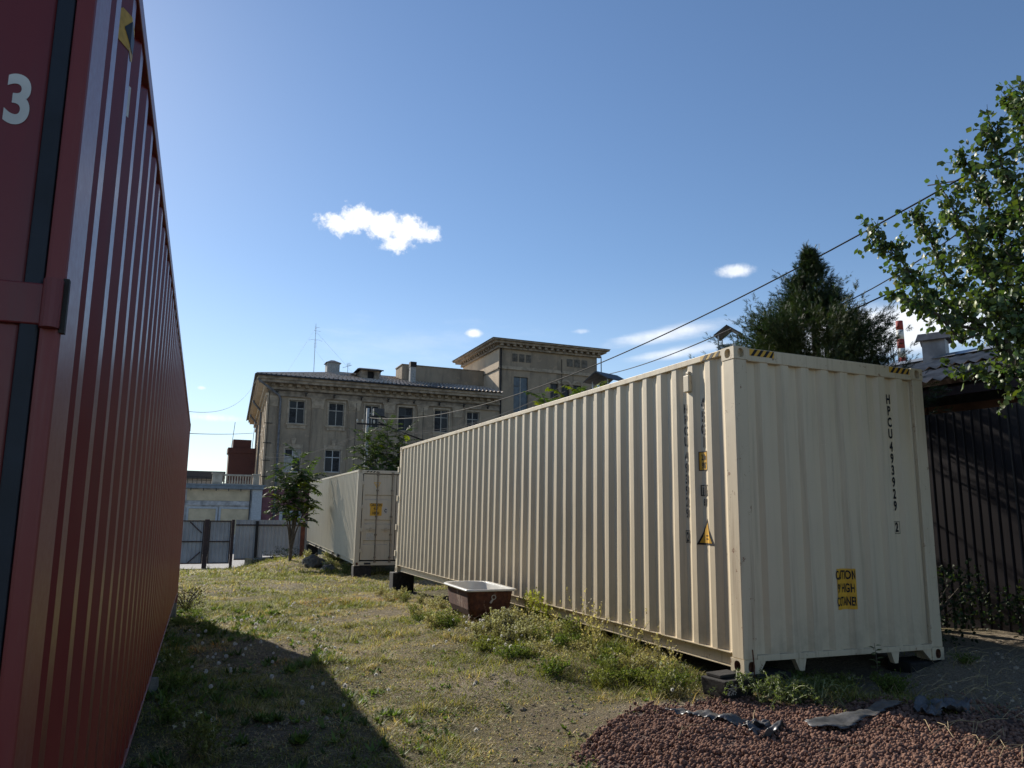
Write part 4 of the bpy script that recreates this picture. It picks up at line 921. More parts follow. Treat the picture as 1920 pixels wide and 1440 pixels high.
gate = empty('metal_gate', (-3.7, FN, -1.2), label='grey sheet metal gate with dark steel frame at the far end of the lawn', cat='gate')
o = (-3.7, FN, -1.2)
fbox(gate, o, -3.87, -3.66, FN-.10, FN+.10, -1.3, 1.08, 'gate_post', M_fpost); fbox(gate, o, -2.68, -2.55, FN-.08, FN+.08, -1.3, 1.08, 'gate_post', M_fpost)
for x0, x1 in ((-3.655, -2.69), (-7.0, -3.875)):
    lf = empty('gate_leaf', (x0+3.7, 0, 0)); lf.parent = gate; oo = (x0, FN, -1.2)
    sheet(x0+.01, x1-.01, -.95, 1.03, FN+.02, 'sheet', lf, M_fgrey, .18, oo)
    for z in (-.95, .04, .98): fbox(lf, oo, x0+.02, x1-.02, FN-.04, FN+.015, z, z+.05, 'rail', M_fpost)
    fbox(lf, oo, x0, x0+.05, FN-.045, FN+.014, -.95, 1.03, 'stile', M_fpost); fbox(lf, oo, x1-.05, x1, FN-.045, FN+.014, -.95, 1.03, 'stile', M_fpost)
for z0, z1 in ((.96, .45), (-.92, -.4)):
    mb = MB(); mb.tube([(-4.5+3.7, -.06, z0+1.2), (-3.97+3.7, -.06, z1+1.2)], .025, 4); mb.make('brace', M_fpost, gate)
fen = empty('sheet_fence', (-1, FN, -1.2), label='grey sheet metal fence between the gate and the farther cream container', cat='fence')
o = (-1, FN, -1.2)
for x0, x1 in ((-2.49, -1.20), (-1.19, .12), (.13, 1.4)):
    sheet(x0, x1, -.80 if x0 < -1.5 else -.62, 1.07, FN+.03, 'fence_panel', fen, M_fgrey, .18, o)
for x, m_ in ((-1.60, M_iron), (.50, M_fred)): fbox(fen, o, x, x+(.13 if x < 0 else .2), FN-.07, FN+.0, -1.2, 1.02, 'post', m_)
fbox(fen, o, -2.49, 1.4, FN-.03, FN+.025, .80, .86, 'rail', M_fpost); fbox(fen, o, -2.49, -1.61, FN-.03, FN+.025, -.78, -.73, 'rail', M_fpost)
mb = MB(); mb.box(-.2, .14, -.02, .02, 0, .42); t_ = mb.make('leaning_board', m_simple('yellowish_board', (.30, .26, .17), .9), None, bevel=.004); t_.location = (-1.88, 31.9, G(-1.88, 31.9)-.02); t_.rotation_euler = (rad(-12), rad(4), 0); tag(t_, 'short yellowish board leaning by the foot of the grey fence', 'board')
mb = MB(); mb.box(0, 2.2, 0, .45, 0, .30); t_ = mb.make('concrete_slab', M_conc, None, bevel=.02); t_.location = (-1.68, 32.2, G(-1, 32.2)-.02); t_.rotation_euler = (rad(5), rad(-3), rad(4)); tag(t_, 'long pale concrete slab lying along the foot of the grey fence', 'slab')

# ================================================================== utility pole and wires
pole = empty('utility_pole', (2.88, 29.8, -1.0), label='thin pale utility pole with crossarm and insulators behind the farther container', cat='pole')
MB().tube([(0, 0, 0), (.0, 0, 7.35)], [.10, .07], 10).make('shaft', m_simple('grey_concrete_pole', (.42, .41, .38), .8, .15), pole, smooth=True)
mb = MB(); mb.box(-.55, .9, -.10, -.04, 6.55, 6.62); mb.box(.1, .8, -.12, -.05, 6.95, 7.0); mb.tube([(.15, 0, 6.9), (.55, 0, 7.15), (.95, 0, 6.9)], .02, 5); mb.make('crossarm', M_iron, pole)
for x in (-.5, -.25, .3, .8): MB().tube([(x, -.07, 6.62), (x, -.07, 6.70), (x, -.07, 6.74), (x, -.07, 6.80)], [.02, .05, .04, .02], 8).make('insulator', M_sticker_w, pole)
MB().box(.25, .75, -.18, .12, 7.0, 7.35).make('lamp_box', M_zincdark, pole)
M_wire = m_simple('black_cable', (.012, .012, .013), .75, .1, spec=.15, bump=0); M_wirel = m_simple('pale_bare_cable', (.16, .155, .145), .95, .1, spec=.02, bump=0)
def wire(P0, P1, sag, r, mat, label, n=40, tmax=1.):
    P0, P1 = Vector(P0), Vector(P1); pts = []
    for i in range(n+1):
        t = tmax*i/n; q = P0+(P1-P0)*t; q.z -= 4*sag*t*(1-t); pts.append(q)
    mb = MB(); mb.tube(pts, r, 5); o = mb.make('overhead_wire', mat); tag(o, label, 'wire', 'overhead wires'); return o
D1 = Vector((5.663, .952, 6.405))
wire((2.886, 29.77, 5.9), D1, 1.2, .014, M_wire, 'thick black cable sweeping from the pole up to the right above the long cream container', tmax=1.16)
wire((7.416, 15.379, 5.85), (4.30, 5.2, 4.72), .1, .012, M_wire, 'thin cable rising toward the juniper from the small hooded vent')
wire((4.35, 3.2, 4.50), (3.0, -.2, 4.42), .08, .008, M_wire, 'upper thin cable passing between juniper and fruit tree')
wire((4.45, 2.9, 4.38), (2.9, -.5, 4.05), -.03, .011, M_wire, 'lower black cable passing between juniper and fruit tree')
wire((6.728, 2.927, 6.978), (5.547, 1.131, 6.14), 0, .012, M_wire, 'short cable end crossing the thick cable near the fruit tree top')
wire((2.9, 29.7, 5.45), (6.25, 18.2, 5.30), .55, .0075, M_wirel, 'uppermost pale cable sagging from the pole across the old building')
wire((3.5, 29.7, 5.5), (5.45, 14.16, 5.0), .75, .0075, M_wirel, 'lower pale cable sagging from the pole across the old building')
wire((3.4, 29.7, 5.4), (5.55, 14.3, 5.25), .7, .0065, M_wirel, 'middle pale cable sagging from the pole across the old building')
wire((3.4, 29.75, 5.7), (6.9, 24, 3.6), .1, .03, M_wire, 'black cable dropping from the pole behind the long cream container')
wire((2.88, 29.8, 5.31), (.55, 57.7, 5.9), .5, .0075, M_wirel, 'pale cable from the pole to the left corner of the old building')
wire((2.88, 29.8, 5.25), (1.1, 57.7, 6.3), .6, .0065, M_wirel, 'second pale cable from the pole to the old building wall')
wire((-4.9, 14.0, 3.75), (-.45, 56.6, 12.1), .9, .006, M_wire, 'thin wire from the eave corner down behind the red container')
wire((-6.0, 34.5, 5.2), (.6, 74, 9.4), .1, .02, M_wire, 'thin level wire left of the old building')

# ================================================================== shed, dark fence at right
az = rad(98); dv = Vector((math.cos(az), math.sin(az), 0)); nvv = Vector((math.sin(az), -math.cos(az), 0))
def SP(t, off, z): p = Vector((5.2, 0, 0))+dv*t+nvv*off; return Vector((p.x, p.y, z))
M_pf = m_simple('plum_brown_sheet', (.020, .015, .018), .45, .2, 1.5, spec=.5, bump=0)
pf = empty('profile_fence', SP(0, 0, -.2), label='dark plum coloured profiled sheet fence standing right of the long cream container', cat='fence')
t = -6.0; pitch = .115
seg = 0
while t < 9.9:
    mb = MB(); P = []
    for k in range(10):
        a = t+k*pitch
        for dx, dn in ((0, 0), (.075, 0), (.085, .018), (.105, .018)): P.append((a+dx, dn))
    P.append((t+10*pitch+.004, 0)); o_ = SP(0, 0, -.2)
    for a, dn in P:
        for z in (-.25, 2.80+.012*(seg % 3)-.015*(t+3)*.3): q = SP(a, dn-.001*(seg % 2), z)-o_; mb.v.append(tuple(q))
    for i in range(len(P)-1): mb.f.append((2*i, 2*i+2, 2*i+3, 2*i+1)); mb.mi.append(0)
    mb.make('fence_panel', M_pf, pf, fixn=False); t += 10*pitch; seg += 1
mb = MB()
for z in (.4, 2.2): 
    a, b = SP(-6, .06, z)-SP(0, 0, -.2), SP(9.8, .06, z)-SP(0, 0, -.2); mb.tube([a, b], .025, 4)
mb.make('rail', M_fpost, pf)
shed = empty('shed', SP(0, 1, -.2), label='brown shed with corrugated roof and tin chimney behind the dark plum fence', cat='shed'); so_ = SP(0, 1, -.2); inv = Matrix.Translation(-so_)
M_wave = m_simple('weathered_corrugated_roof', (.27, .235, .205), .92, .3, 3, spec=.08, bump=.3, bs=20)
roof_plane('roof', SP(-6, .0, 3.21), SP(4.3, .0, 3.21), SP(-6, 2.25, 4.02), SP(4.0, 2.25, 4.02), .20, .028, 2, M_wave, shed, inv)
roof_plane('roof', SP(4.3, 4.5, 3.21), SP(-6, 4.5, 3.21), SP(4.0, 2.25, 4.02), SP(-6, 2.25, 4.02), .20, .028, 2, M_wave, shed, inv)
mb = MB(); 
for a, b, off, w in ((-6, 4.05, 2.25, .16),):
    p = [SP(a, off-w, 4.02), SP(b, off-w, 4.02), SP(b, off, 4.10), SP(a, off, 4.10), SP(b, off+w, 4.02), SP(a, off+w, 4.02)]; p = [tuple(q-so_) for q in p]; mb.quad(p[0], p[1], p[2], p[3]); mb.quad(p[3], p[2], p[4], p[5])
mb.make('ridge_cap', M_galv, shed)
M_bwall = m_simple('reddish_brown_boards', (.17, .075, .04), .85, .35, 3, bump=.4)
def sbox(t0, t1, o0, o1, z0, z1, name, mat, parent=shed, org=so_):
    mb = MB(); p = [SP(a, b, z)-org for z in (z0, z1) for a, b in ((t0, o0), (t1, o0), (t1, o1), (t0, o1))]
    mb.v += [tuple(q) for q in p]; mb.f += [(0, 3, 2, 1), (4, 5, 6, 7), (0, 1, 5, 4), (1, 2, 6, 5), (2, 3, 7, 6), (3, 0, 4, 7)]; mb.mi += [0]*6
    return mb.make(name, mat, parent)
sbox(-5.8, 4.0, .70, 4.2, -.2, 3.3, 'wall', m_simple('shed_dark_wall', (.05, .04, .035), .9), shed)
for k in range(7): sbox(-5.8+k*1.35, -5.8+k*1.35+1.32, .62, .698, 2.45, 2.98, 'wall_board', M_bwall)
sbox(-6, 4.25, .05, .12, 3.02, 3.14, 'fascia', M_fpost)
for k in range(6): sbox(-.20-.0+k*.045, -.17+k*.045, .55, .60, 2.45, 2.95, 'blue_slat', m_simple('blue_slat_%d' % k, (.03, .04, .10), .6) if k == 0 else bpy.data.materials['blue_slat_0'])
M_duct = m_simple('weathered_tin', (.20, .21, .225), .55, .25, 5, metal=.2)
def vent(x, y, z0, z1, w, label, cap=.28, parent=None, name='roof_vent', a=98, solid=False):
    M_galv = M_duct if solid else globals()['M_galv']
    """square tin vent with open sides under a gabled hood; stands on a roof"""
    v = empty(name, (x, y, z0), (0, 0, rad(a-90)), label, 'vent')
    h = z1-z0; fr_ = .985 if solid else .80; MB().box(-w/2, w/2, -w/2, w/2, 0, h*fr_).make('duct', M_galv, v)
    for sx in (-1, 1):
        for sy in (-1, 1):
            if solid: continue
            mb = MB(); mb.box(sx*(w/2-.015)-.012, sx*(w/2-.015)+.012, sy*(w/2-.015)-.012, sy*(w/2-.015)+.012, h*fr_+.001, h); mb.make('hood_leg', M_galv, v)
    c_ = w/2+cap*.5; mb = MB(); mb.prism([(-c_, h-.02), (0, h+w*.42), (c_, h-.02), (c_-.03, h-.035), (0, h+w*.42-.03), (-c_+.03, h-.035)], -c_, c_); mb.make('hood', M_zincdark, v); return v
vent(7.04, 3.30, 3.7, 4.36, .35, 'grey tin chimney with gabled dark hood on the shed ridge', .16, a=118, solid=True)
# second shed hidden behind the long container carrying two vents
sh2 = empty('shed', (5.9, 10, -.3), label='low shed hidden behind the long cream container under two hooded vents', cat='shed')
MB().box(-1.3, 1.6, -4.5, 4.6, 0, 3.6).make('wall', M_bwall, sh2); MB().prism([(-1.5, 3.6), (.15, 4.35), (1.8, 3.6)], -4.7, 4.8).make('roof', M_wave, sh2)
vent(5.55, 11.9, 4.0, 4.93, .56, 'tin vent with wide dark hood showing above the middle of the long container', .35, a=20)
vent(5.63, 6.9, 4.0, 5.10, .42, 'dark hooded vent peeking out between the long container corner and the juniper', .14, a=40)
# striped chimney and telecom mast far away
M_rw_r = m_simple('chimney_red', (.26, .04, .035), .7, .1); M_rw_w = m_simple('chimney_white', (.6, .6, .58), .7, .1)
sc_ = empty('striped_chimney', (188.9, 153.0, -3), label='tall red and white striped factory chimney far behind the shed', cat='chimney')
for k in range(13):
    z0, z1 = 64-(k+1)*2.85, 64-k*2.85; r0, r1 = 1.0+.02*(k+1), 1.0+.02*k
    MB().tube([(0, 0, z0), (0, 0, z1-.002)], [r0, r1], 16).make('band', M_rw_r if k % 2 == 0 else M_rw_w, sc_, smooth=True)
MB().tube([(0, 0, 0), (0, 0, 26.4)], [1.8, 1.4], 16).make('lower_shaft', M_rw_w, sc_)
mb = MB()
for z in (54, 48): mb.tube([(2.3*math.cos(k*math.pi/6), 2.3*math.sin(k*math.pi/6), z) for k in range(13)], .08, 4); 
for a in (0, 2.1, 4.2): mb.tube([(1.2*math.cos(a), 1.2*math.sin(a), 48), (3.2*math.cos(a), 3.2*math.sin(a), 50.5), (3.2*math.cos(a), 3.2*math.sin(a), 53)], .1, 4)
mb.make('antenna_ring', M_zincdark, sc_)
tm = empty('telecom_mast', (187.6, 155.2, -3), label='slim grey telecom mast with panel aerials just left of the striped chimney', cat='mast')
mb = MB()
for a in (0, 2.1, 4.2): mb.tube([(1.0*math.cos(a), 1.0*math.sin(a), 0), (.35*math.cos(a), .35*math.sin(a), 57)], .12, 4)
for k in range(28): mb.tube([(.9*math.cos(k*2.1), .9*math.sin(k*2.1), k*2), (.8*math.cos(k*2.1+2.1), .8*math.sin(k*2.1+2.1), k*2+2)], .07, 4)
mb.make('lattice', M_galv, tm)
for k, (a, z) in enumerate(((0, 50), (2.1, 51), (4.2, 50), (1, 55), (3, 56), (5, 46))): MB().box(1.3*math.cos(a)-.2, 1.3*math.cos(a)+.2, 1.3*math.sin(a)-.15, 1.3*math.sin(a)+.15, z-1.6, z+1.6).make('panel_aerial', M_zincdark, tm)

# ================================================================== vegetation
def m_leaf(name, c1, c2, rough=.5, spec=.35, trans=.35):
    m = MT(name); a = m.attr(); n = m.noise(2.0, 3); g = m.mix(m.ramp(n, .35, .65), c1, c2); col = m.mix(1.0, a, g, 'MULTIPLY')
    m.base(col, rough, 0, spec)
    tr = m.N.new('ShaderNodeBsdfTranslucent'); tcx = m.mix(1.0, col, (1.5, 1.7, .55), 'MULTIPLY'); m.L.new(tcx, tr.inputs[0])
    mxs = m.N.new('ShaderNodeMixShader'); mxs.inputs[0].default_value = trans; m.L.new(m.b.outputs[0], mxs.inputs[1]); m.L.new(tr.outputs[0], mxs.inputs[2]); m.L.new(mxs.outputs[0], m.out.inputs[0])
    return m.m
M_bark = m_simple('grey_bark', (.09, .075, .06), .95, .4, 12, bump=.7, bs=30, bd=.02)
LEAFT = np.array([(0, 0, 0), (.30, -.06, .35), (.36, -.02, .62), (0, -.14, 1), (-.36, -.02, .62), (-.30, -.06, .35), (0, .07, .5)], float)  # ovate, folded
LEAFF = np.array([(0, 1, 6), (1, 2, 6), (2, 3, 6), (3, 4, 6), (4, 5, 6), (5, 0, 6)])
def place(template, faces, P, D, Nn, sc, tint):
    """instances of a small template as one mesh: P origin, D growth dir (z of template), Nn face normal (y)"""
    D = D/np.linalg.norm(D, axis=1, keepdims=True); X = np.cross(Nn, D); X /= (np.linalg.norm(X, axis=1, keepdims=True)+1e-9); Y = np.cross(D, X)
    if sc.ndim == 1: sc = np.stack([sc, sc, sc], 1)
    V = P[:, None, :]+template[None, :, 0:1]*sc[:, None, 0:1]*X[:, None, :]+template[None, :, 1:2]*sc[:, None, 1:2]*Y[:, None, :]+template[None, :, 2:3]*sc[:, None, 2:3]*D[:, None, :]
    n, k = len(P), len(template); Fc = faces[None]+(np.arange(n)*k)[:, None, None]
    T = np.repeat(tint[:, None, :], k, 1)
    return V.reshape(-1, 3), Fc.reshape(-1, faces.shape[1]), T.reshape(-1, 3)
def rv(n, s=1.): return rng.normal(0, s, (n, 3))
def tints(n, lo=.6, hi=1.35, hue=.12):
    b = rng.uniform(lo, hi, (n, 1)); h = rng.normal(0, hue, (n, 1)); return np.clip(np.concatenate([b*(1+h), b, b*(1-h*.8)], 1), 0, 3)
# ---- fruit tree at the right edge
M_pear = m_leaf('pear_leaf', (.052, .082, .028), (.080, .115, .036), .45, .45, .25)
pear = empty('fruit_tree', (3.15, -1.1, 0), label='leafy fruit tree reaching into the picture from the right edge', cat='tree')
po = np.array([3.15, -1.1, 0.])
limbs = [[(2.85, -0.96, 2.4), (2.73, -0.78, 2.78), (2.63, -0.63, 3.17), (2.43, -0.51, 3.34), (2.12, -0.42, 3.57), (1.83, -0.38, 3.85), (1.59, -0.25, 4.2)], [(2.63, -0.63, 3.17), (2.73, -0.25, 3.62), (2.76, -0.11, 4.01), (2.7, -0.04, 4.39), (2.63, 0.06, 4.65)], [(2.73, -0.78, 2.78), (2.53, -0.83, 3.43), (2.37, -0.78, 3.91), (2.21, -0.72, 4.29), (2.17, -0.66, 4.52)], [(2.97, -0.77, 2.75), (3.02, -0.67, 3.54), (3.07, -0.56, 4.38), (2.99, -0.44, 4.9), (2.93, -0.35, 5.23)], [(2.52, -1.2, 2.64), (2.38, -1.34, 3.57), (2.24, -1.31, 4.17), (2.09, -1.26, 4.63), (2.07, -1.22, 4.92)], [(3.08, -0.95, 2.72), (3.23, -1.01, 4.08), (3.27, -0.88, 5.0), (3.21, -0.79, 5.63), (3.17, -0.72, 5.72)], [(3.1, -0.99, 2.72), (3.01, -1.23, 3.96), (2.89, -1.22, 4.98), (2.82, -1.11, 5.57)], [(2.63, -0.63, 3.17), (2.32, -0.52, 3.22), (2.0, -0.44, 3.39), (1.81, -0.36, 3.5), (1.74, -0.28, 3.55)], [(2.63, -0.63, 3.17), (2.17, -0.67, 3.01), (1.92, -0.66, 3.25), (1.66, -0.49, 3.42)], [(2.73, -0.78, 2.78), (2.48, -0.75, 2.81), (2.18, -0.68, 2.7), (2.02, -0.63, 2.8)], [(2.85, -0.96, 2.4), (2.94, -0.72, 2.54), (2.99, -0.44, 2.7), (2.92, -0.33, 2.87)], [(2.51, -1.17, 2.35), (2.2, -1.24, 2.89), (2.04, -1.18, 3.08), (1.88, -1.12, 3.27)], [(2.89, -1.03, 3.21), (2.96, -0.76, 3.95), (3.02, -0.49, 3.93), (2.87, -0.26, 4.1)], [(2.96, -1.14, 3.72), (3.05, -0.9, 4.37), (3.12, -0.64, 4.36), (2.98, -0.43, 4.3)], [(2.89, -1.03, 2.39), (2.67, -1.05, 2.57), (2.42, -1.03, 2.66), (2.27, -0.98, 2.7)], [(2.94, -1.12, 2.99), (3.04, -0.89, 3.26), (3.26, -0.49, 3.44), (3.39, -0.14, 3.67)],
  [(3.15, -1.1, 2.5), (3.6, -1.5, 3.4), (3.9, -1.8, 4.4), (4.1, -2.0, 5.2)], [(3.15, -1.1, 2.5), (3.7, -.7, 3.2), (4.2, -.4, 4.0), (4.4, -.2, 4.9)], [(3.15, -1.1, 2.4), (3.5, -1.9, 3.0), (3.5, -2.5, 3.8)], [(3.1, -.99, 2.7), (3.4, -.9, 4.0), (3.6, -.9, 5.2), (3.6, -.9, 6.1)]]
mb = MB(); mb.tube([(0, 0, -.2), (.02, .0, .8), (-.03, .03, 1.6), (-.15, .08, 2.3), (-.3, .14, 2.42)], [.13, .11, .10, .09, .05], 10)
for l in limbs:
    p0 = np.array(l[0]); q = [tuple(np.array(a)-po) for a in l]
    start = tuple(np.array((3.02, -1.04, 2.2))-po)
    mb.tube([start]+q, [.04]+[max(.004, .022*(1-i/len(q))) for i in range(len(q))], 6)
mb.make('trunk', M_bark, pear, smooth=True)
PP, DD, SS = [], [], []; tw = MB()
for li, l in enumerate(limbs):
    l = [np.array(a) for a in l]; segL = [np.linalg.norm(l[i+1]-l[i]) for i in range(len(l)-1)]; tot = sum(segL)
    ntw = int(tot*(14 if li in (8, 9, 10, 14) else 30))
    for j in range(ntw+1):
        t = (.18+.82*rng.uniform()**.8)*tot if li < 16 else rng.uniform(.2, 1)*tot
        acc = 0; i = 0
        while i < len(segL)-1 and acc+segL[i] < t: acc += segL[i]; i += 1
        f = min(1, (t-acc)/segL[i]); p = l[i]*(1-f)+l[i+1]*f; d0 = (l[i+1]-l[i])/segL[i]
        d = d0*.55+rng.normal(0, .55, 3)+np.array([0, 0, .22]); d /= np.linalg.norm(d); Lw = rng.uniform(.12, .46)*(1-.45*t/tot)*(.4 if li in (7, 8, 9, 14) else 1)
        nl = int(Lw*54)+2
        tw.tube([tuple(p-po), tuple(p+d*Lw-po)], [.005, .002], 3, cap=False)
        for q in range(nl):
            s_ = (q+.5)/nl*Lw; PP.append(p+d*s_+rng.normal(0, .034, 3)); ld = d*.5+rng.normal(0, .5, 3)+np.array([0, 0, -.85]); DD.append(ld); SS.append(rng.uniform(.035, .088))
    # leaf rows on the outer third of the limb itself
    for q in range(int(tot*26)):
        t = rng.uniform(.45, 1.02)*tot; acc = 0; i = 0
        while i < len(segL)-1 and acc+segL[i] < t: acc += segL[i]; i += 1
        f = (t-acc)/segL[i]; p = l[i]*(1-f)+l[i+1]*f; PP.append(p+rng.normal(0, .02, 3)); DD.append(rng.normal(0, .7, 3)+np.array([0, 0, -.3])+(l[i+1]-l[i])/segL[i]*.4); SS.append(rng.uniform(.05, .09))
tw.make('twigs', M_bark, pear); pear.children[-1]['kind'] = 'stuff'
PP = np.array(PP); DD = np.array(DD); SS = np.array(SS); n = len(PP)
Tn = tints(n, .65, 1.5, .10); yl = rng.uniform(size=n) < .06; Tn[yl] *= np.array([1.9, 1.5, .8])
V, Fc, T = place(LEAFT, LEAFF, PP-po, DD, rv(n)+np.array([0, -.3, .6]), SS, Tn)
tri_mesh('crown', V, Fc, M_pear, pear, T)['kind'] = 'stuff'
# ---- juniper
M_jun = m_leaf('juniper_foliage', (.020, .036, .016), (.034, .050, .018), .6, .3, .15)
jx, jy = 3.70, 2.66
jun = empty('juniper', (jx, jy, 0), label='dark pointed juniper tree behind the right end of the long cream container', cat='tree')
MB().tube([(0, 0, -.2), (0, 0, 2), (.02, 0, 4.0), (.0, 0, 5.2)], [.12, .09, .05, .01], 8).make('trunk', M_bark, jun)
def jr(z): return float(np.interp(z, [0.3, 2.2, 3.0, 3.5, 3.85, 4.05, 4.20, 4.32, 4.62, 4.78, 4.95, 5.35], [1.1, 1.55, 1.65, 1.65, 1.50, 1.30, .85, .46, .50, .34, .13, .03]))
P, D, Sx = [], [], []
for k in range(430):
    z = rng.uniform(.8, 2.8) if k < 30 else (rng.uniform(2.8, 4.3) if k < 165 else rng.uniform(3.9, 5.25)); a = rng.uniform(0, 2*math.pi)
    R_ = jr(z)*(rng.uniform(.5, 1.0))*(1+.10*math.sin(a*3+z*2.3))*(1-(.26 if z < 4.4 else 0)*max(0., math.cos(a+.4)))
    tip = np.array([R_*math.cos(a), R_*math.sin(a), z]); st0 = np.array([0, 0, max(.3, z-R_*.55)]); L_ = np.linalg.norm(tip-st0)
    for j in range(int(5+L_*9)):
        f0 = rng.uniform(.3, .9) if j else .7; p0 = st0+(tip-st0)*f0; t2 = (tip+rng.normal(0, .03+.045*L_, 3)) if j < 3 else p0+(tip-st0)*rng.uniform(.15, .3)+rng.normal(0, .04+.045*L_, 3); t2[2] += rng.uniform(-.05, .05)
        l2 = np.linalg.norm(t2-p0)+1e-6; d2 = (t2-p0)/l2
        for q in range(int(5+l2*55)):
            s_ = rng.uniform(0, 1.05); c0 = p0+(t2-p0)*s_+rng.normal(0, .016, 3); c0[2] += .05*s_*s_*l2
            P.append(c0); D.append(d2*.9+rng.normal(0, .38, 3)+np.array([0, 0, .1])); Sx.append(rng.uniform(.045, .10))
P, D, Sx = np.array(P), np.array(D), np.array(Sx); n = len(P)
# spray template: feathery strip with 5 side needles
tpl = [(0, 0, 0), (.05, 0, .5), (-.05, 0, .5), (0, 0, 1.0)]; fcs = [(0, 1, 3), (0, 3, 2)]
for k, (z_, s_) in enumerate(((.15, 1), (.3, -1), (.45, 1), (.6, -1), (.72, 1))):
    b = len(tpl); tpl += [(0, 0, z_-.05), (0, 0, z_+.05), (s_*.30, .05*s_, z_+.28)]; fcs.append((b, b+1, b+2))
V, Fc, T = place(np.array(tpl), np.array(fcs), P, D, rv(n), Sx, tints(n, .5, 1.6, .14))
tri_mesh('crown', V, Fc, M_jun, jun, T)['kind'] = 'stuff'
# ---- ailanthus
M_ail = m_leaf('ailanthus_leaf', (.040, .068, .020), (.060, .092, .024), .65, .15, .30)
leaflet = np.array([(0, 0, 0), (.16, .02, .35), (0, 0, 1), (-.16, .02, .35)]); leaflet_f = np.array([(0, 1, 2), (0, 2, 3)])
def ailanthus(loc, hh, tips, nf, flen, label, yellow=.05, name='tree_of_heaven', lsz=.19, bright=1.):
    tr_ = empty(name, loc, label=label, cat='tree'); mb = MB(); P, D, Nn, Sz, Tt = [], [], [], [], []
    for (tx, ty, tz, r0) in tips:
        mid = Vector((tx*.35, ty*.35, tz*.55)); mb.tube([(0, 0, -.3), (tx*.05, ty*.05, tz*.25), mid, (tx, ty, tz)], [.06, .05, .03, .012], 6)
        for k in range(nf):
            a = k*2.4+rng.uniform(0, .5); frac = rng.uniform(.0, 1); base = mid.lerp(Vector((tx, ty, tz)), .35+.65*frac) if k > 2 else Vector((tx, ty, tz))
            el = rng.uniform(.0, .9) if k > nf*.3 else rng.uniform(.5, 1.2); L_ = flen*rng.uniform(.6, 1.1)
            h = Vector((math.cos(a), math.sin(a), 0)); pts = []; p = Vector(base); d_ = (h*math.cos(el)+Vector((0, 0, math.sin(el)))).normalized(); ns = 9
            yy = rng.uniform() < yellow; tint0 = np.array([3.4, 2.5, .6]) if yy else np.array([1, 1, 1.])*rng.uniform(.7, 1.3)*bright
            for s_ in range(ns+1):
                pts.append(p.copy()); p = p+d_*(L_/ns); d_ = (d_+Vector((0, 0, -.11))).normalized()
                if s_ > 1:
                    sd_ = d_.cross(Vector((0, 0, 1))).normalized(); up_ = sd_.cross(d_)
                    for sg in (-1, 1):
                        for sub in (0, .5):
                            P.append(tuple(pts[-1]+d_*(L_/ns*sub))); dd = sd_*sg+d_*.45+Vector((0, 0, -.25))+Vector(rng.normal(0, .12, 3)); D.append(tuple(dd)); Nn.append(tuple(up_+Vector(rng.normal(0, .25, 3)))); Sz.append(lsz*rng.uniform(.75, 1.15)*(1-.35*abs(s_/ns-.5))); Tt.append(tint0*rng.uniform(.8, 1.2))
            mb.tube(pts, [.008]*len(pts), 3, cap=False)
    mb.make('trunk', M_bark, tr_)
    V, Fc, T = place(leaflet, leaflet_f, np.array(P), np.array(D), np.array(Nn), np.array(Sz), np.array(Tt)); c_ = tri_mesh('crown', V, Fc, M_ail, tr_, T); c_['kind'] = 'stuff'; return tr_
ailanthus((-.95, 24.3, G(-.95, 24.3)), 3.6, [(.15, 0, 3.8, 0), (-.35, .1, 3.1, 0), (.25, -.2, 2.7, 0), (-.4, -.2, 2.2, 0), (.5, .2, 3.1, 0), (.4, -.1, 1.9, 0)], 26, .9, 'young feather leaved tree before the grey fence, left of the farther container', .07)
ailanthus((3.3, 27.6, -1.0), 6, [(-.6, 0, 5.6, 0), (.1, .2, 6.2, 0), (.8, 0, 5.9, 0), (-.9, -.2, 4.8, 0), (1.2, .3, 5.0, 0), (.3, -.3, 5.2, 0), (-.2, 0, 4.5, 0), (.8, -.2, 4.5, 0), (-1.0, 0, 5.4, 0)], 26, 1.0, 'bushy tree of heaven beside the utility pole behind the farther container', .05)
ailanthus((3.4, 10.4, -.4), 4, [(-.35, 0, 4.35, 0), (.25, 0, 4.45, 0), (.75, .1, 4.55, 0), (1.15, .4, 4.7, 0)], 14, .62, 'tree of heaven with yellow leaf tips showing just above the long container roof', .45, bright=1.5)
# ---- grass (one stuff object of blades, coloured per blade)
def fnoise(x, y, s, seed=0):
    r = 0
    for k in range(4):
        a = seed*1.7+k*2.1; r = r+np.sin(x*s*(1+.6*k)*math.cos(a)+y*s*(1+.5*k)*math.sin(a)+a*3)*np.sin(x*s*.8*(1+.4*k)*math.sin(a+1)-y*s*(1+.3*k)*math.cos(a+1)+a)
    return r/2.2
PEB = [(-2.3, -6), (-2.2, -1.6), (-1.95, -.75), (-1.45, -.35), (-.95, -.28), (-.5, -.12), (-.15, -.35), (.25, -.65), (.75, -1.02), (1.1, -1.5), (1.9, -2.1), (3, -3), (3, -6)]
def inpoly(x, y, poly):
    c_ = np.zeros(x.shape, bool); j = len(poly)-1
    for i in range(len(poly)):
        xi, yi = poly[i]; xj, yj = poly[j]; c_ ^= ((yi > y) != (yj > y)) & (x < (xj-xi)*(y-yi)/(yj-yi+1e-12)+xi); j = i
    return c_
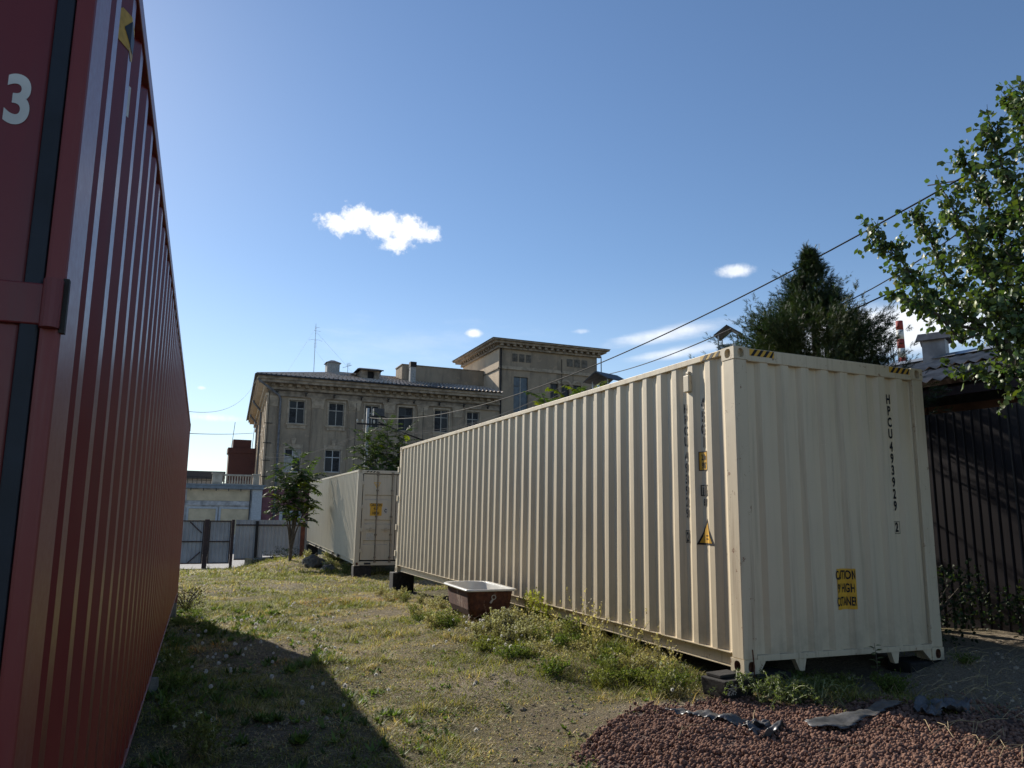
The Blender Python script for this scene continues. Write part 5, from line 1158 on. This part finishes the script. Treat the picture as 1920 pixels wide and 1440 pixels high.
def grass_pts(n, x0, x1, y0, y1):
    q_ = max(1, n//9); tx, ty, tr = rng.uniform(x0, x1, q_), rng.uniform(y0, y1, q_), np.abs(rng.normal(.03, .04, q_))+.02; ti = rng.integers(0, q_, n); ti[:n//8] = rng.integers(0, max(1, q_//6), n//8)
    x = tx[ti]+rng.normal(0, 1, n)*tr[ti]*(1+(y0 > 10)); y = ty[ti]+rng.normal(0, 1, n)*tr[ti]*(1+(y0 > 10))
    wob = .08*np.sin(x*9)+.06*np.sin(y*13)
    k = ~inpoly(x+wob, y+wob, PEB) & ~((x > .12) & (x < 2.4) & (y > .2) & (y < 12.1)) & (x < 3.2) & ~((x < -4.72) & (y < 8.3) & (y > -3.9))
    soil = (x > 1.0+.3*np.sin(y*5)) & (y < .7+.3*np.sin(x*3)) & (rng.uniform(size=n) > .04); k &= ~soil
    x, y = x[k], y[k]
    patch = fnoise(x, y, .9, 1)+.5*fnoise(x, y, 2.7, 2); bare = np.maximum(.85*sst(.28, .9, -patch+.25*fnoise(x, y, 6, 4)), np.clip(np.exp(-((x+.75)**2/.35+(y+.12)**2/.05))*1.3+np.exp(-((x+1.9)**2/.3+(y-1.3)**2/.5))*.8, 0, 1))
    keep = rng.uniform(size=len(x)) > bare*.82; return x[keep], y[keep], patch[keep]
Vs, Fs, Ts = [], [], []; off = 0
bl = np.array([(-.5, 0, 0), (.5, 0, 0), (-.32, .25, .55), (.32, .25, .55), (0, .75, 1.0)]); blf = np.array([(0, 1, 3), (0, 3, 2), (2, 3, 4)])
for (n, x0, x1, y0, y1, w, h) in ((230000, -4.8, 3.2, -2.2, 4.2, .0052, .044), (130000, -5.2, .4, 4.2, 12.2, .007, .055), (60000, -6, 2.6, 12.2, 20, .012, .065), (42000, -6.5, 1.8, 20, 31.5, .02, .08)):
    x, y, pt = grass_pts(n, x0, x1, y0, y1); m_ = len(x); z = gz(x, y)
    a = rng.uniform(0, 2*math.pi, m_); lean = rng.uniform(.2, 1.9, m_)
    D = np.stack([np.cos(a)*lean*.6, np.sin(a)*lean*.6, np.ones(m_)], 1); Nn = np.stack([np.cos(a), np.sin(a), np.full(m_, .1)], 1)
    hh = h*rng.uniform(.4, 1.5, m_)*(1+.5*np.clip(pt, -1, 1)); hh *= .45+1.7*(.5+.5*fnoise(x, y, 5.5, 9))**3
    hh *= 1+1.2*sst(-1.6, -.3, x)*sst(8, 5, y)*(rng.uniform(size=m_) > .5)*(1-sst(.9, .3, np.hypot(x+.2, y+.1)))
    sc = np.stack([w*rng.uniform(.7, 1.4, m_), hh*.8, hh], 1)
    g = rng.uniform(size=m_); green = sst(-.5, .5, pt+.5*fnoise(x, y, 4.3, 12)+rng.normal(0, .28, m_))[:, None]
    T = green*np.array([.175, .185, .034])*rng.uniform(.3, 1.9, (m_, 1))+(1-green)*np.array([.46, .375, .19])*rng.uniform(.25, 1.6, (m_, 1))
    T[:, 0] *= rng.uniform(.85, 1.25, m_)
    ora = (sst(.5, 1.2, fnoise(x, y, .7, 7))*(rng.uniform(size=m_) < .35)) > .5; T[ora] = T[ora]*np.array([1.6, .95, .6])
    V, Fc, T = place(bl, blf, np.stack([x, y, z-.004], 1), D, Nn, sc, T); Vs.append(V); Fs.append(Fc+off); Ts.append(T); off += len(V)
# straw and clover crumbs lying flat
n = 60000; x, y, pt = grass_pts(n, -4.8, 2.8, -2.2, 6); m_ = len(x); a = rng.uniform(0, 6.28, m_)
D = np.stack([np.cos(a), np.sin(a), rng.uniform(-.1, .35, m_)], 1); T = np.array([.50, .41, .24])*rng.uniform(.35, 1.4, (m_, 1)); lf = rng.uniform(size=m_) < .5; T[lf] = np.array([.11, .15, .03])*rng.uniform(.5, 1.6, (lf.sum(), 1))
sc = np.stack([np.where(lf, .014, .003), np.full(m_, .004), np.where(lf, .018, rng.uniform(.03, .09, m_))], 1)
V, Fc, T = place(bl, blf, np.stack([x, y, gz(x, y)+rng.uniform(.004, .03, m_)], 1), D, rv(m_, .3)+np.array([0, 0, 1]), sc, T); Vs.append(V); Fs.append(Fc+off); Ts.append(T); off += len(V)
# broad-leaved rosettes (dandelion, plantain) hugging the ground
q_ = 1500; rx, ry, _p = grass_pts(q_*2, -4.7, .2, -2.0, 9.5); kp = (rx < -2.7) | (rng.uniform(size=len(rx)) < .3); rx, ry = rx[kp], ry[kp]; q_ = len(rx); kk = 9; x = np.repeat(rx, kk); y = np.repeat(ry, kk); m_ = len(x); a = rng.uniform(0, 6.28, m_); sh = np.repeat(np.where(rx < -2.9, 1.25, .8)*rng.uniform(.5, 1.2, q_), kk)
D = np.stack([np.cos(a), np.sin(a), rng.uniform(.15, .8, m_)], 1); T = np.array([.10, .145, .035])*np.repeat(rng.uniform(.5, 1.5, (q_, 1)), kk, 0)*rng.uniform(.8, 1.25, (m_, 1)); Ls = rng.uniform(.03, .075, m_)*sh
V, Fc, T = place(bl, blf, np.stack([x, y, gz(x, y)+.004], 1), D, np.stack([-np.cos(a)*.5, -np.sin(a)*.5, np.ones(m_)], 1), np.stack([Ls*.32, Ls*.35, Ls], 1), T); Vs.append(V); Fs.append(Fc+off); Ts.append(T); off += len(V)
mgr = MT('grass_blades'); a_ = mgr.attr(); mgr.base(a_, .6, 0, .25)
trn = mgr.N.new('ShaderNodeBsdfTranslucent'); mgr.L.new(mgr.mix(1.0, a_, (1.4, 1.5, .7), 'MULTIPLY'), trn.inputs[0]); mxs = mgr.N.new('ShaderNodeMixShader'); mxs.inputs[0].default_value = .35
mgr.L.new(mgr.b.outputs[0], mxs.inputs[1]); mgr.L.new(trn.outputs[0], mxs.inputs[2]); mgr.L.new(mxs.outputs[0], mgr.out.inputs[0]); M_grass = mgr.m
gr = tri_mesh('lawn_grass', np.concatenate(Vs), np.concatenate(Fs), M_grass, None, np.concatenate(Ts)); tag(gr, 'patchy green and dry straw grass covering the yard between the containers', 'grass', kind='stuff')
# ---- weed plants (individual things)
def weed_mesh(seed, h, spread, nst, leafc, fluff=0, stalk=(.14, .12, .06), ld=26):
    r = np.random.default_rng(seed); V, Fc, T = [], [], []; o_ = 0
    P, D, Sc, Tt = [], [], [], []; fl = []
    for k in range(nst):
        a = r.uniform(0, 6.28); le = r.uniform(.1, 1)*spread; hh = h*r.uniform(.45, 1.1); c0 = np.array([r.normal(0, spread*.25), r.normal(0, spread*.25), -.01]); tip = c0+np.array([math.cos(a)*le, math.sin(a)*le, hh])
        mid = (c0+tip)/2+np.array([0, 0, hh*.15])
        for p, q, w in ((c0, mid, .0035), (mid, tip, .0025)): P.append(p); D.append(q-p); Sc.append((w*2, .0, np.linalg.norm(q-p))); Tt.append(np.array(stalk)*r.uniform(.6, 1.5))
        for j in range(ld):
            t = r.uniform(.1, 1); p = c0*(1-t)+tip*t+np.array([0, 0, hh*.3*t*(1-t)*2]); P.append(p+r.normal(0, .006, 3)); D.append(r.normal(0, 1, 3)+np.array([0, 0, .2])); s_ = r.uniform(.010, .028); Sc.append((s_*.8, s_*.3, s_)); Tt.append(np.array(leafc)*r.uniform(.5, 1.6))
        if r.uniform() < fluff: fl.append(tip)
    V1, F1, T1 = place(bl, blf, np.array(P), np.array(D), r.normal(0, 1, (len(P), 3)), np.array(Sc), np.array(Tt))
    V, Fc, T = [V1], [F1], [T1]; o_ = len(V1)
    if fl:
        m_ = 26; P = np.repeat(np.array(fl), m_, 0); D = r.normal(0, 1, (len(P), 3)); s_ = r.uniform(.012, .024, len(P))
        V2, F2, T2 = place(bl, blf, P, D, r.normal(0, 1, (len(P), 3)), np.stack([s_*.3, s_*0, s_], 1), np.tile(np.array([.62, .60, .54]), (len(P), 1))); V.append(V2); F2 = F2+o_; Fc.append(F2); T.append(T2)
    return np.concatenate(V), np.concatenate(Fc), np.concatenate(T)
wm = []
for sd_, h, sp, ns, lc, fl in ((1, .28, .22, 40, (.15, .165, .055), .12), (2, .20, .24, 46, (.11, .15, .032), 0), (3, .30, .18, 34, (.24, .22, .13), .6), (4, .15, .28, 52, (.17, .185, .05), .05), (5, .24, .26, 40, (.30, .26, .16), .15), (6, .42, .22, 16, (.36, .30, .17), .1), (7, .42, .10, 16, (.30, .31, .06), .0)):
    V, Fc, T = weed_mesh(sd_, h, sp, ns, lc, fl, ld=10 if sd_ == 6 else 26); o_ = tri_mesh('weed_clump', V, Fc, M_grass, None, T); wm.append(o_.data); bpy.data.objects.remove(o_)
wp = []
r2 = random.Random(5)
for k in range(40):   # along the container foot
    y = .15+k*.16+r2.uniform(-.08, .08); x = -.12-r2.uniform(0, .45)-(.25 if 2 < y < 6 else .1)
    if 4.2 < y < 6.0 and x > -1.05: x = -1.05-r2.uniform(0, .3) if y < 5.9 else x
    wp.append((x, y, r2.choice([0, 1, 1, 3, 4]), r2.uniform(.5, .95)))
for k in range(22): wp.append((-.85+r2.uniform(-.55, .6), 3.1+r2.uniform(-.6, .6), r2.choice([0, 2, 2, 3]), r2.uniform(.45, .8)))
for k in range(14): wp.append((-.9+r2.uniform(-.5, .5), 1.3+r2.uniform(-.5, .7), r2.choice([4, 4, 1, 3]), r2.uniform(.5, .9)))
for k in range(10): wp.append((-.3+r2.uniform(-.3, .2), 6.3+k*.55, r2.choice([0, 4, 2]), r2.uniform(.6, 1.0)))
for k in range(12): wp.append((-4.45+r2.uniform(-.1, .5), -1+k*.95, r2.choice([1, 3, 0]), r2.uniform(.5, .9)))
for k in range(10): wp.append((1.0+r2.uniform(-.6, 1.6), .0+r2.uniform(-.5, .3), r2.choice([1, 3]), r2.uniform(.5, .8)))
for k in range(9): wp.append((-.4+r2.uniform(-.3, 1.0), 19+r2.uniform(0, 8), r2.choice([0, 4, 2]), r2.uniform(1.0, 1.5)))
for k in range(12): wp.append((-.12-r2.uniform(0, .35), .5+k*.33, 5, r2.uniform(.8, 1.25)))
for k in range(3): wp.append((-.10, 3.75+k*.28, 6, r2.uniform(.9, 1.35)))
for k in range(6): wp.append((-.35-r2.uniform(0, .5), 3.9+r2.uniform(-.3, .2), 2, r2.uniform(.8, 1.0)))
for x, y, i, s_ in wp:
    o_ = bpy.data.objects.new('weed_clump', wm[i]); COL.objects.link(o_); o_.location = (x, y, G(x, y)); o_.rotation_euler = (0, 0, r2.uniform(0, 6.28)); o_.scale = (s_, s_, s_*r2.uniform(.8, 1.15))
    lb = 'low weed clump in the shade at the foot of the dark red container' if x < -3.7 else ('yellowish weed clump beside the farther cream container' if y > 15 else ('weed clump with pale fluffy heads in front of the bathtub' if y > 2.4 and y < 4.2 and x < -.25 else ('weed clump in shade before the end face of the long cream container' if x > .3 else ('straw coloured weed clump in the lawn near the long cream container' if x < -.75 else ('weed clump behind the bathtub along the long cream container' if y >= 4.2 else 'green weed clump under the bottom rail of the long cream container')))))
    tag(o_, lb, 'weed', 'weed clumps at the feet of the containers')
# dark bushes: under red container far corner, by the fence, right behind the container
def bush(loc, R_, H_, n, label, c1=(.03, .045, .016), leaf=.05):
    b = empty('bush', loc, label=label, cat='bush'); P = []; 
    mb = MB()
    for k in range(14):
        a = k*2.4; e = (R_*.8*math.cos(a)*rnd.uniform(.4, 1), R_*.8*math.sin(a)*rnd.uniform(.4, 1), H_*rnd.uniform(.5, .95)); mb.tube([(0, 0, -.05), (e[0]*.4, e[1]*.4, e[2]*.55), e], [.012, .008, .004], 4)
    mb.make('stems', M_bark, b)
    u = rng.normal(0, 1, (n, 3)); u /= np.linalg.norm(u, axis=1, keepdims=True); r = rng.uniform(.35, 1, (n, 1))**.5; P = u*r*np.array([R_, R_, H_*.5])*(1+.25*np.sin(u[:, :1]*6+u[:, 2:]*5))+np.array([0, 0, H_*.5]); P = P[P[:, 2] > -.02]; n = len(P)
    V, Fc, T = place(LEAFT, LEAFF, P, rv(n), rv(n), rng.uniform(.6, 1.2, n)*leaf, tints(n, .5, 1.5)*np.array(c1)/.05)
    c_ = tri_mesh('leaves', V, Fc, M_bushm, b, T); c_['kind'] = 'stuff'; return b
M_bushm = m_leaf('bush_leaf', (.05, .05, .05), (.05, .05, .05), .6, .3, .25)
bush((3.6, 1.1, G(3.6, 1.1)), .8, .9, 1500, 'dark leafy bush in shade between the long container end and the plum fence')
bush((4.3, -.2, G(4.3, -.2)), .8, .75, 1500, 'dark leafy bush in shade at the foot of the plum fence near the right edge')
bush((-.3, 31.3, -.85), .9, .75, 900, 'dark bush at the foot of the young tree of heaven by the grey fence')
bush((-1.3, 30.6, -1.0), .7, .45, 500, 'low dark bush beside the concrete slab at the grey fence')
bush((-4.45, 9.6, G(-4.45, 9.6)), .38, .40, 700, 'dark dry bush past the far corner of the dark red container', (.05, .04, .03), .03)
# rubble under B far side
M_rock = m_simple('dark_rubble', (.085, .075, .062), .95, .5, 6, bump=.8, bs=30, bd=.02)
def rock(loc, s_, label, seed):
    bm = bmesh.new(); bmesh.ops.create_icosphere(bm, subdivisions=3, radius=1)
    for v in bm.verts: v.co = Vector((v.co.x*s_[0], v.co.y*s_[1], v.co.z*s_[2]))*(1+.28*noise.noise(v.co*1.6+Vector((seed, 0, 0)))+.1*noise.noise(v.co*4+Vector((seed, 3, 0))))
    me = bpy.data.meshes.new('rock'); bm.to_mesh(me); bm.free(); o_ = link('rock', me, None, M_rock); o_.location = loc; return tag(o_, label, 'rock')
rock((-.35, 22.5, G(-.35, 22.5)+.08), (.42, .5, .28), 'large dark boulder under the long side of the farther container', 1)
rock((.0, 21.4, G(0, 21.4)+.02), (.25, .32, .17), 'smaller boulder nearer than the large one beside the farther container', 5)
# ---- dandelion clocks
bm = bmesh.new(); r3 = np.random.default_rng(3); m_ = 150; Pd = np.zeros((m_, 3))+np.array([0, 0, .13]); Dd = r3.normal(0, 1, (m_, 3)); sd2 = np.full(m_, .022)
V, Fc, T = place(bl, blf, Pd, Dd, r3.normal(0, 1, (m_, 3)), np.stack([sd2*.28, sd2*0, sd2], 1), np.tile(np.array([.68, .66, .60]), (m_, 1))); bm.free()
mfl = MT('dandelion_fluff'); mfl.base((.7, .69, .66), .9, 0, .1)
trf = mfl.N.new('ShaderNodeBsdfTranslucent'); trf.inputs[0].default_value = (.75, .74, .70, 1); mxf = mfl.N.new('ShaderNodeMixShader'); mxf.inputs[0].default_value = .5
mfl.L.new(mfl.b.outputs[0], mxf.inputs[1]); mfl.L.new(trf.outputs[0], mxf.inputs[2]); mfl.L.new(mxf.outputs[0], mfl.out.inputs[0]); M_fluff = mfl.m
tmp = tri_mesh('seed_head', V, Fc, M_fluff, None, T); dh = tmp.data; bpy.data.objects.remove(tmp)
V, Fc, T = place(bl, blf, np.zeros((2, 3)), np.array([[0, 0, 1.], [0.02, 0, 1.]]), np.array([[1., 0, 0], [0, 1, 0]]), np.array([[.004, .0, .13]]*2), np.tile(np.array([.12, .10, .05]), (2, 1)))
tmp = tri_mesh('stem', V, Fc, M_grass, None, T); ds = tmp.data; bpy.data.objects.remove(tmp)
spots = []
for k in range(60): spots.append((rnd.uniform(-4.4, -2.9), rnd.uniform(.4, 7.0)))
for k in range(16): spots.append((rnd.uniform(-2.8, -1.6), rnd.uniform(5.5, 9.5)))
for k in range(40): spots.append((rnd.gauss(-.85, .35), rnd.gauss(3.5, .45)))
for k in range(14): spots.append((rnd.uniform(-3.2, -.6), rnd.uniform(-.5, 3.5)))
for x, y in spots:
    s_ = rnd.uniform(.55, 1.05); e = empty('dandelion_clock', (x, y, G(x, y)-.01), (rnd.uniform(-.25, .25), rnd.uniform(-.25, .25), rnd.uniform(0, 6)), ('white dandelion seed head in the shadow of the dark red container' if x < -2.9 and y < 4 else ('white dandelion seed head among the weeds by the bathtub' if x > -1.8 and y > 2.2 and y < 5 else 'white dandelion seed head in the sunlit lawn')), 'dandelion', 'white dandelion seed heads in the lawn'); e.scale = (s_,)*3
    link('seed_head', dh, e); link('stem', ds, e)
# ---- clay pebbles: instanced balls on scattered points
n = 62000; x = rng.uniform(-2.4, 2.2, n); y = rng.uniform(-2.7, .05, n); wob = .07*np.sin(x*8)+.05*np.sin(y*11)+rng.normal(0, .06, n)*(1+4*(rng.uniform(size=n) < .2))
k = inpoly(x+wob, y+wob, PEB); x, y = x[k], y[k]; z = gz(x, y)
lift = np.clip(rng.normal(.006, .010, len(x)), -.006, .03)
me = bpy.data.meshes.new('clay_pebbles'); me.from_pydata([tuple(v) for v in np.stack([x, y, z+lift+.012*np.sin(x*7)*np.sin(y*9)], 1)], [], [])
at = me.attributes.new('sc', 'FLOAT', 'POINT'); at.data.foreach_set('value', (np.clip(rng.lognormal(math.log(.0115), .25, len(x)), .005, .021)).astype(np.float32))
mp_ = MT('expanded_clay'); oi = mp_.N.new('ShaderNodeAttribute'); oi.attribute_type = 'INSTANCER'; oi.attribute_name = 'rc'
q = mp_.noise(90, 4, .7); c = mp_.mix(oi.outputs['Fac'], (.095, .045, .034), (.27, .155, .11)); c = mp_.mix(mp_.math('MULTIPLY', mp_.ramp(q, .45, .7), .4), c, (.28, .21, .165)); mp_.bump(q, .5, .003); M_peb = mp_.base(c, .95, 0, .15)
at = me.attributes.new('rc', 'FLOAT', 'POINT'); at.data.foreach_set('value', rng.uniform(0, 1, len(x)).astype(np.float32))
me.materials.append(M_peb); peb = bpy.data.objects.new('clay_pebbles', me); COL.objects.link(peb)
ng = bpy.data.node_groups.new('pebble_scatter', 'GeometryNodeTree'); ng.interface.new_socket('Geometry', in_out='INPUT', socket_type='NodeSocketGeometry'); ng.interface.new_socket('Geometry', in_out='OUTPUT', socket_type='NodeSocketGeometry')
gi, go = ng.nodes.new('NodeGroupInput'), ng.nodes.new('NodeGroupOutput'); iop = ng.nodes.new('GeometryNodeInstanceOnPoints'); ico = ng.nodes.new('GeometryNodeMeshIcoSphere'); ico.inputs['Subdivisions'].default_value = 2; ico.inputs['Radius'].default_value = 1
ss = ng.nodes.new('GeometryNodeSetShadeSmooth'); sm = ng.nodes.new('GeometryNodeSetMaterial'); sm.inputs['Material'].default_value = M_peb
na = ng.nodes.new('GeometryNodeInputNamedAttribute'); na.data_type = 'FLOAT'; na.inputs['Name'].default_value = 'sc'
rvn = ng.nodes.new('FunctionNodeRandomValue'); rvn.data_type = 'FLOAT_VECTOR'; rvn.inputs[0].default_value = (.75, .75, .7); rvn.inputs[1].default_value = (1.2, 1.15, 1.0)
vm = ng.nodes.new('ShaderNodeVectorMath'); vm.operation = 'SCALE'; rr_ = ng.nodes.new('FunctionNodeRandomValue'); rr_.data_type = 'FLOAT_VECTOR'; rr_.inputs[1].default_value = (6.3, 6.3, 6.3); rr_.inputs['Seed'].default_value = 5
l = ng.links.new; l(gi.outputs[0], iop.inputs['Points']); l(ico.outputs['Mesh'], ss.inputs[0]); l(ss.outputs[0], sm.inputs[0]); l(sm.outputs[0], iop.inputs['Instance']); l(rvn.outputs[0], vm.inputs[0]); l(na.outputs['Attribute'], vm.inputs['Scale']); l(vm.outputs[0], iop.inputs['Scale']); l(rr_.outputs[0], iop.inputs['Rotation']); l(iop.outputs[0], go.inputs[0])
md = peb.modifiers.new('scatter', 'NODES'); md.node_group = ng; tag(peb, 'heap of round reddish brown clay pebbles in the right foreground', 'pebbles', kind='stuff')
n = 16000; x = rng.uniform(-4.6, 3.3, n); y = rng.uniform(-2.6, 5.5, n); pt = fnoise(x, y, .9, 1)+.5*fnoise(x, y, 2.7, 2); bw = np.maximum(sst(.1, .7, -pt), sst(.8, 1.3, x)*sst(1.6, .6, y)); bw = np.maximum(bw, np.exp(-((x+.75)**2/.35+(y+.12)**2/.05))); bw = np.maximum(bw, .9*np.exp(-((x+1.9)**2/.3+(y-1.3)**2/.5)))
k = (rng.uniform(size=n) < bw) & ~inpoly(x, y, PEB) & ~((x > .12) & (x < 2.4) & (y > .3)); x, y = x[k], y[k]
me = bpy.data.meshes.new('soil_clods'); me.from_pydata([tuple(v) for v in np.stack([x, y, gz(x, y)+.001], 1)], [], [])
at = me.attributes.new('sc', 'FLOAT', 'POINT'); at.data.foreach_set('value', np.clip(rng.lognormal(math.log(.0055), .6, len(x)), .002, .028).astype(np.float32)); at = me.attributes.new('rc', 'FLOAT', 'POINT'); at.data.foreach_set('value', rng.uniform(0, 1, len(x)).astype(np.float32))
ms_ = MT('soil_clod'); oi = ms_.N.new('ShaderNodeAttribute'); oi.attribute_type = 'INSTANCER'; oi.attribute_name = 'rc'; c = ms_.mix(oi.outputs['Fac'], (.13, .10, .07), (.42, .36, .28)); ms_.bump(ms_.noise(60, 4, .7), .8, .006); M_clod = ms_.base(c, .95, 0, .15); me.materials.append(M_clod)
clo = bpy.data.objects.new('soil_clods', me); COL.objects.link(clo); ng2 = ng.copy(); [setattr(q.inputs['Material'], 'default_value', M_clod) for q in ng2.nodes if q.bl_idname == 'GeometryNodeSetMaterial']
for q in ng2.nodes:
    if q.bl_idname == 'GeometryNodeSetShadeSmooth': q.inputs['Shade Smooth'].default_value = False
    if q.bl_idname == 'GeometryNodeMeshIcoSphere': q.inputs['Subdivisions'].default_value = 1
md = clo.modifiers.new('scatter', 'NODES'); md.node_group = ng2; tag(clo, 'crumbs and clods of pale dry soil lying on the bare ground', 'soil', kind='stuff')
# bed under the pebbles
ax = np.linspace(-2.4, 3, 110); ay = np.linspace(-3.2, .1, 70); A, B = np.meshgrid(ax, ay); ii = np.arange(A.size).reshape(A.shape); F4 = np.stack([ii[:-1, :-1], ii[:-1, 1:], ii[1:, 1:], ii[1:, :-1]], -1).reshape(-1, 4)
V = np.stack([A, B, gz(A, B)+.003], -1).reshape(-1, 3); cen = V[F4].mean(1); F4 = F4[inpoly(cen[:, 0], cen[:, 1], PEB)]
tag(tri_mesh('pebble_bed', V, F4, m_simple('clay_dust', (.07, .042, .034), .95, .3, 60, bump=.8, bs=70), smooth=True), kind='structure')
# ---- plastic film pieces
M_film = m_simple('dusty_grey_film', (.085, .085, .088), .38, .35, 16, spec=.5, bump=.5, bs=30)
def film(outline, label, seed, lift=.03, curl=.05, nsub=26):
    xs_ = [p[0] for p in outline]; ys_ = [p[1] for p in outline]; x0, x1, y0, y1 = min(xs_), max(xs_), min(ys_), max(ys_); st_ = max(x1-x0, y1-y0)/nsub; ax, ay = np.arange(x0, x1+st_, st_), np.arange(y0, y1+st_, st_*.6)
    A, B = np.meshgrid(ax, ay); Z = np.array([[G(a, b)+lift+curl*noise.noise(Vector((a*6, b*9, seed)))+curl*.5*noise.noise(Vector((a*19, b*23, seed))) for a, b in zip(ra, rb)] for ra, rb in zip(A, B)])
    ii = np.arange(A.size).reshape(A.shape); F_ = np.stack([ii[:-1, :-1], ii[:-1, 1:], ii[1:, 1:], ii[1:, :-1]], -1).reshape(-1, 4); V = np.stack([A, B, Z], -1).reshape(-1, 3); cen = V[F_].mean(1); F_ = F_[inpoly(cen[:, 0], cen[:, 1], outline)]
    o_ = tri_mesh('plastic_film', V, F_, M_film, smooth=True); o_.modifiers.new('thick', 'SOLIDIFY').thickness = .003; tag(o_, label, 'plastic sheet'); return o_
film([(-1.15, -.50), (-.92, -.55), (-.80, -.80), (-.62, -.98), (-.72, -1.12), (-.88, -.95), (-1.0, -.72)], 'crumpled grey plastic strip lying on the left part of the pebble heap', 3, .04)
film([(-.80, -.98), (-.66, -.92), (-.60, -1.15), (-.85, -1.25), (-.9, -1.12)], 'small torn pale plastic scrap just below the crumpled strip on the pebbles', 9, .05, .09)
film([(-.42, -1.20), (-.33, -1.02), (.05, -1.0), (.65, -.92), (.68, -1.02), (.1, -1.16), (-.2, -1.28)], 'long smooth grey plastic strip across the middle of the pebble heap', 5, .05, .03)
film([(.55, -1.2), (.72, -1.08), (.92, -1.12), (1.05, -1.3), (.85, -1.38), (.72, -1.3), (.55, -1.42)], 'crumpled dark plastic piece at the right end of the long strip', 7, .05, .09)
# ---- black crate
crate = empty('black_crate', (-.20, -.06, G(-.17, .0)+.02), (0, 0, rad(8)), 'black plastic crate with a pale patterned label beside the near corner of the long container', 'crate')
MB().box(-.16, .16, -.10, .16, 0, .145, taper=-.012).make('crate_body', M_wood_dark, crate, bevel=.01); MB().box(-.13, .12, -.02, .15, .147, .175).make('crate_lid', M_wood_dark, crate, bevel=.006)
mb = MB(); 
for i in range(9):
    for j in range(7):
        if rnd.random() < .62: mb.box(-.150+i*.0115, -.150+i*.0115+.0085, -.1135-.002*0, -.1085, .035+j*.012, .035+j*.012+.009)
mb.make('label_pattern', M_sticker_w, crate)
# ---- heap of pulled weeds
hp = empty('pulled_weeds', (.15, -.42, G(.15, -.42)), label='heap of pulled pale green weeds lying at the near corner of the long container', cat='weeds')
Ps, Ds, Sc, Tt = [], [], [], []; mb = MB()
for k in range(90):
    a = rnd.uniform(0, 6.28); c0 = Vector((rnd.gauss(0, .17), rnd.gauss(.02, .12), rnd.uniform(.02, .12))); c0 = Vector((c0.x, c0.y-.45*c0.x, c0.z)); L_ = rnd.uniform(.15, .38); h = Vector((math.cos(a), math.sin(a)*.7, 0)); pts = []
    hh = rnd.uniform(.02, .13)
    for s_ in range(8):
        t = s_/7; q = c0+h*L_*(t-.3); q.z = max(0.0, c0.z+hh*math.sin(math.pi*t*.9)-.02*t); pts.append(q)
    mb.tube(pts, [.0035-.0003*i for i in range(8)], 4, cap=False)
    for s_ in range(1, 8):
        for j in range(7): p = pts[s_]+Vector([rnd.gauss(0, .008) for _ in range(3)]); Ps.append(tuple(p)); Ds.append((rnd.gauss(0, 1), rnd.gauss(0, 1), rnd.gauss(-.2, .7))); w_ = rnd.uniform(.012, .03); Sc.append((w_*.45, w_*.2, w_)); Tt.append(np.array((.10, .125, .045))*rnd.uniform(.5, 1.7))
mb.make('stems', m_simple('pale_green_stems', (.22, .24, .11), .6, .2, bump=0), hp)
V, Fc, T = place(bl, blf, np.array(Ps), np.array(Ds), rv(len(Ps)), np.array(Sc), np.array(Tt)); tri_mesh('leaves', V, Fc, M_grass, hp, T)['kind'] = 'stuff'
# straw stalks lying on the pebbles at right
st = MB()
for k in range(150):
    x, y = rnd.uniform(.2, 1.2), rnd.uniform(-2.2, -1.55); 
    if k < 10: x, y = rnd.uniform(-1.6, .6), rnd.uniform(-1.9, -.8)
    if k > 55: x, y = rnd.uniform(.9, 3.0), rnd.uniform(-1.3, .2)
    a = rnd.uniform(-.6, 1.2); L_ = rnd.uniform(.12, .35); z = G(x, y)+.03; st.tube([(x, y, z), (x+math.cos(a)*L_*.5, y+math.sin(a)*L_*.5, z+rnd.uniform(.02, .06)), (x+math.cos(a)*L_, y+math.sin(a)*L_, z+rnd.uniform(-.0, .05))], .0018, 4)
o_ = st.make('straw', m_simple('dry_straw', (.42, .32, .17), .7, .2, bump=0)); tag(o_, 'loose dry straw stalks scattered on the pebbles', 'straw', kind='stuff')
# tall weed in front of end sill
tw_ = empty('tall_weed', (1.38, -.14, G(1.38, -.14)), label='single upright weed in front of the sill of the long container end', cat='weed')
MB().tube([(0, 0, 0), (.01, 0, .2), (0, .01, .40)], [.005, .004, .002], 5).make('stem', M_bark, tw_)
P, D, Nn = [], [], []
for k in range(16): z = .05+k*.022; a = k*2.4; P.append((0, 0, z)); D.append((math.cos(a), math.sin(a), .3)); Nn.append((0, 0, 1))
V, Fc, T = place(LEAFT, LEAFF, np.array(P), np.array(D), np.array(Nn), np.full(16, .07), tints(16)*np.array([.8, 1, .6])); tri_mesh('leaves', V, Fc, M_pear, tw_, T)
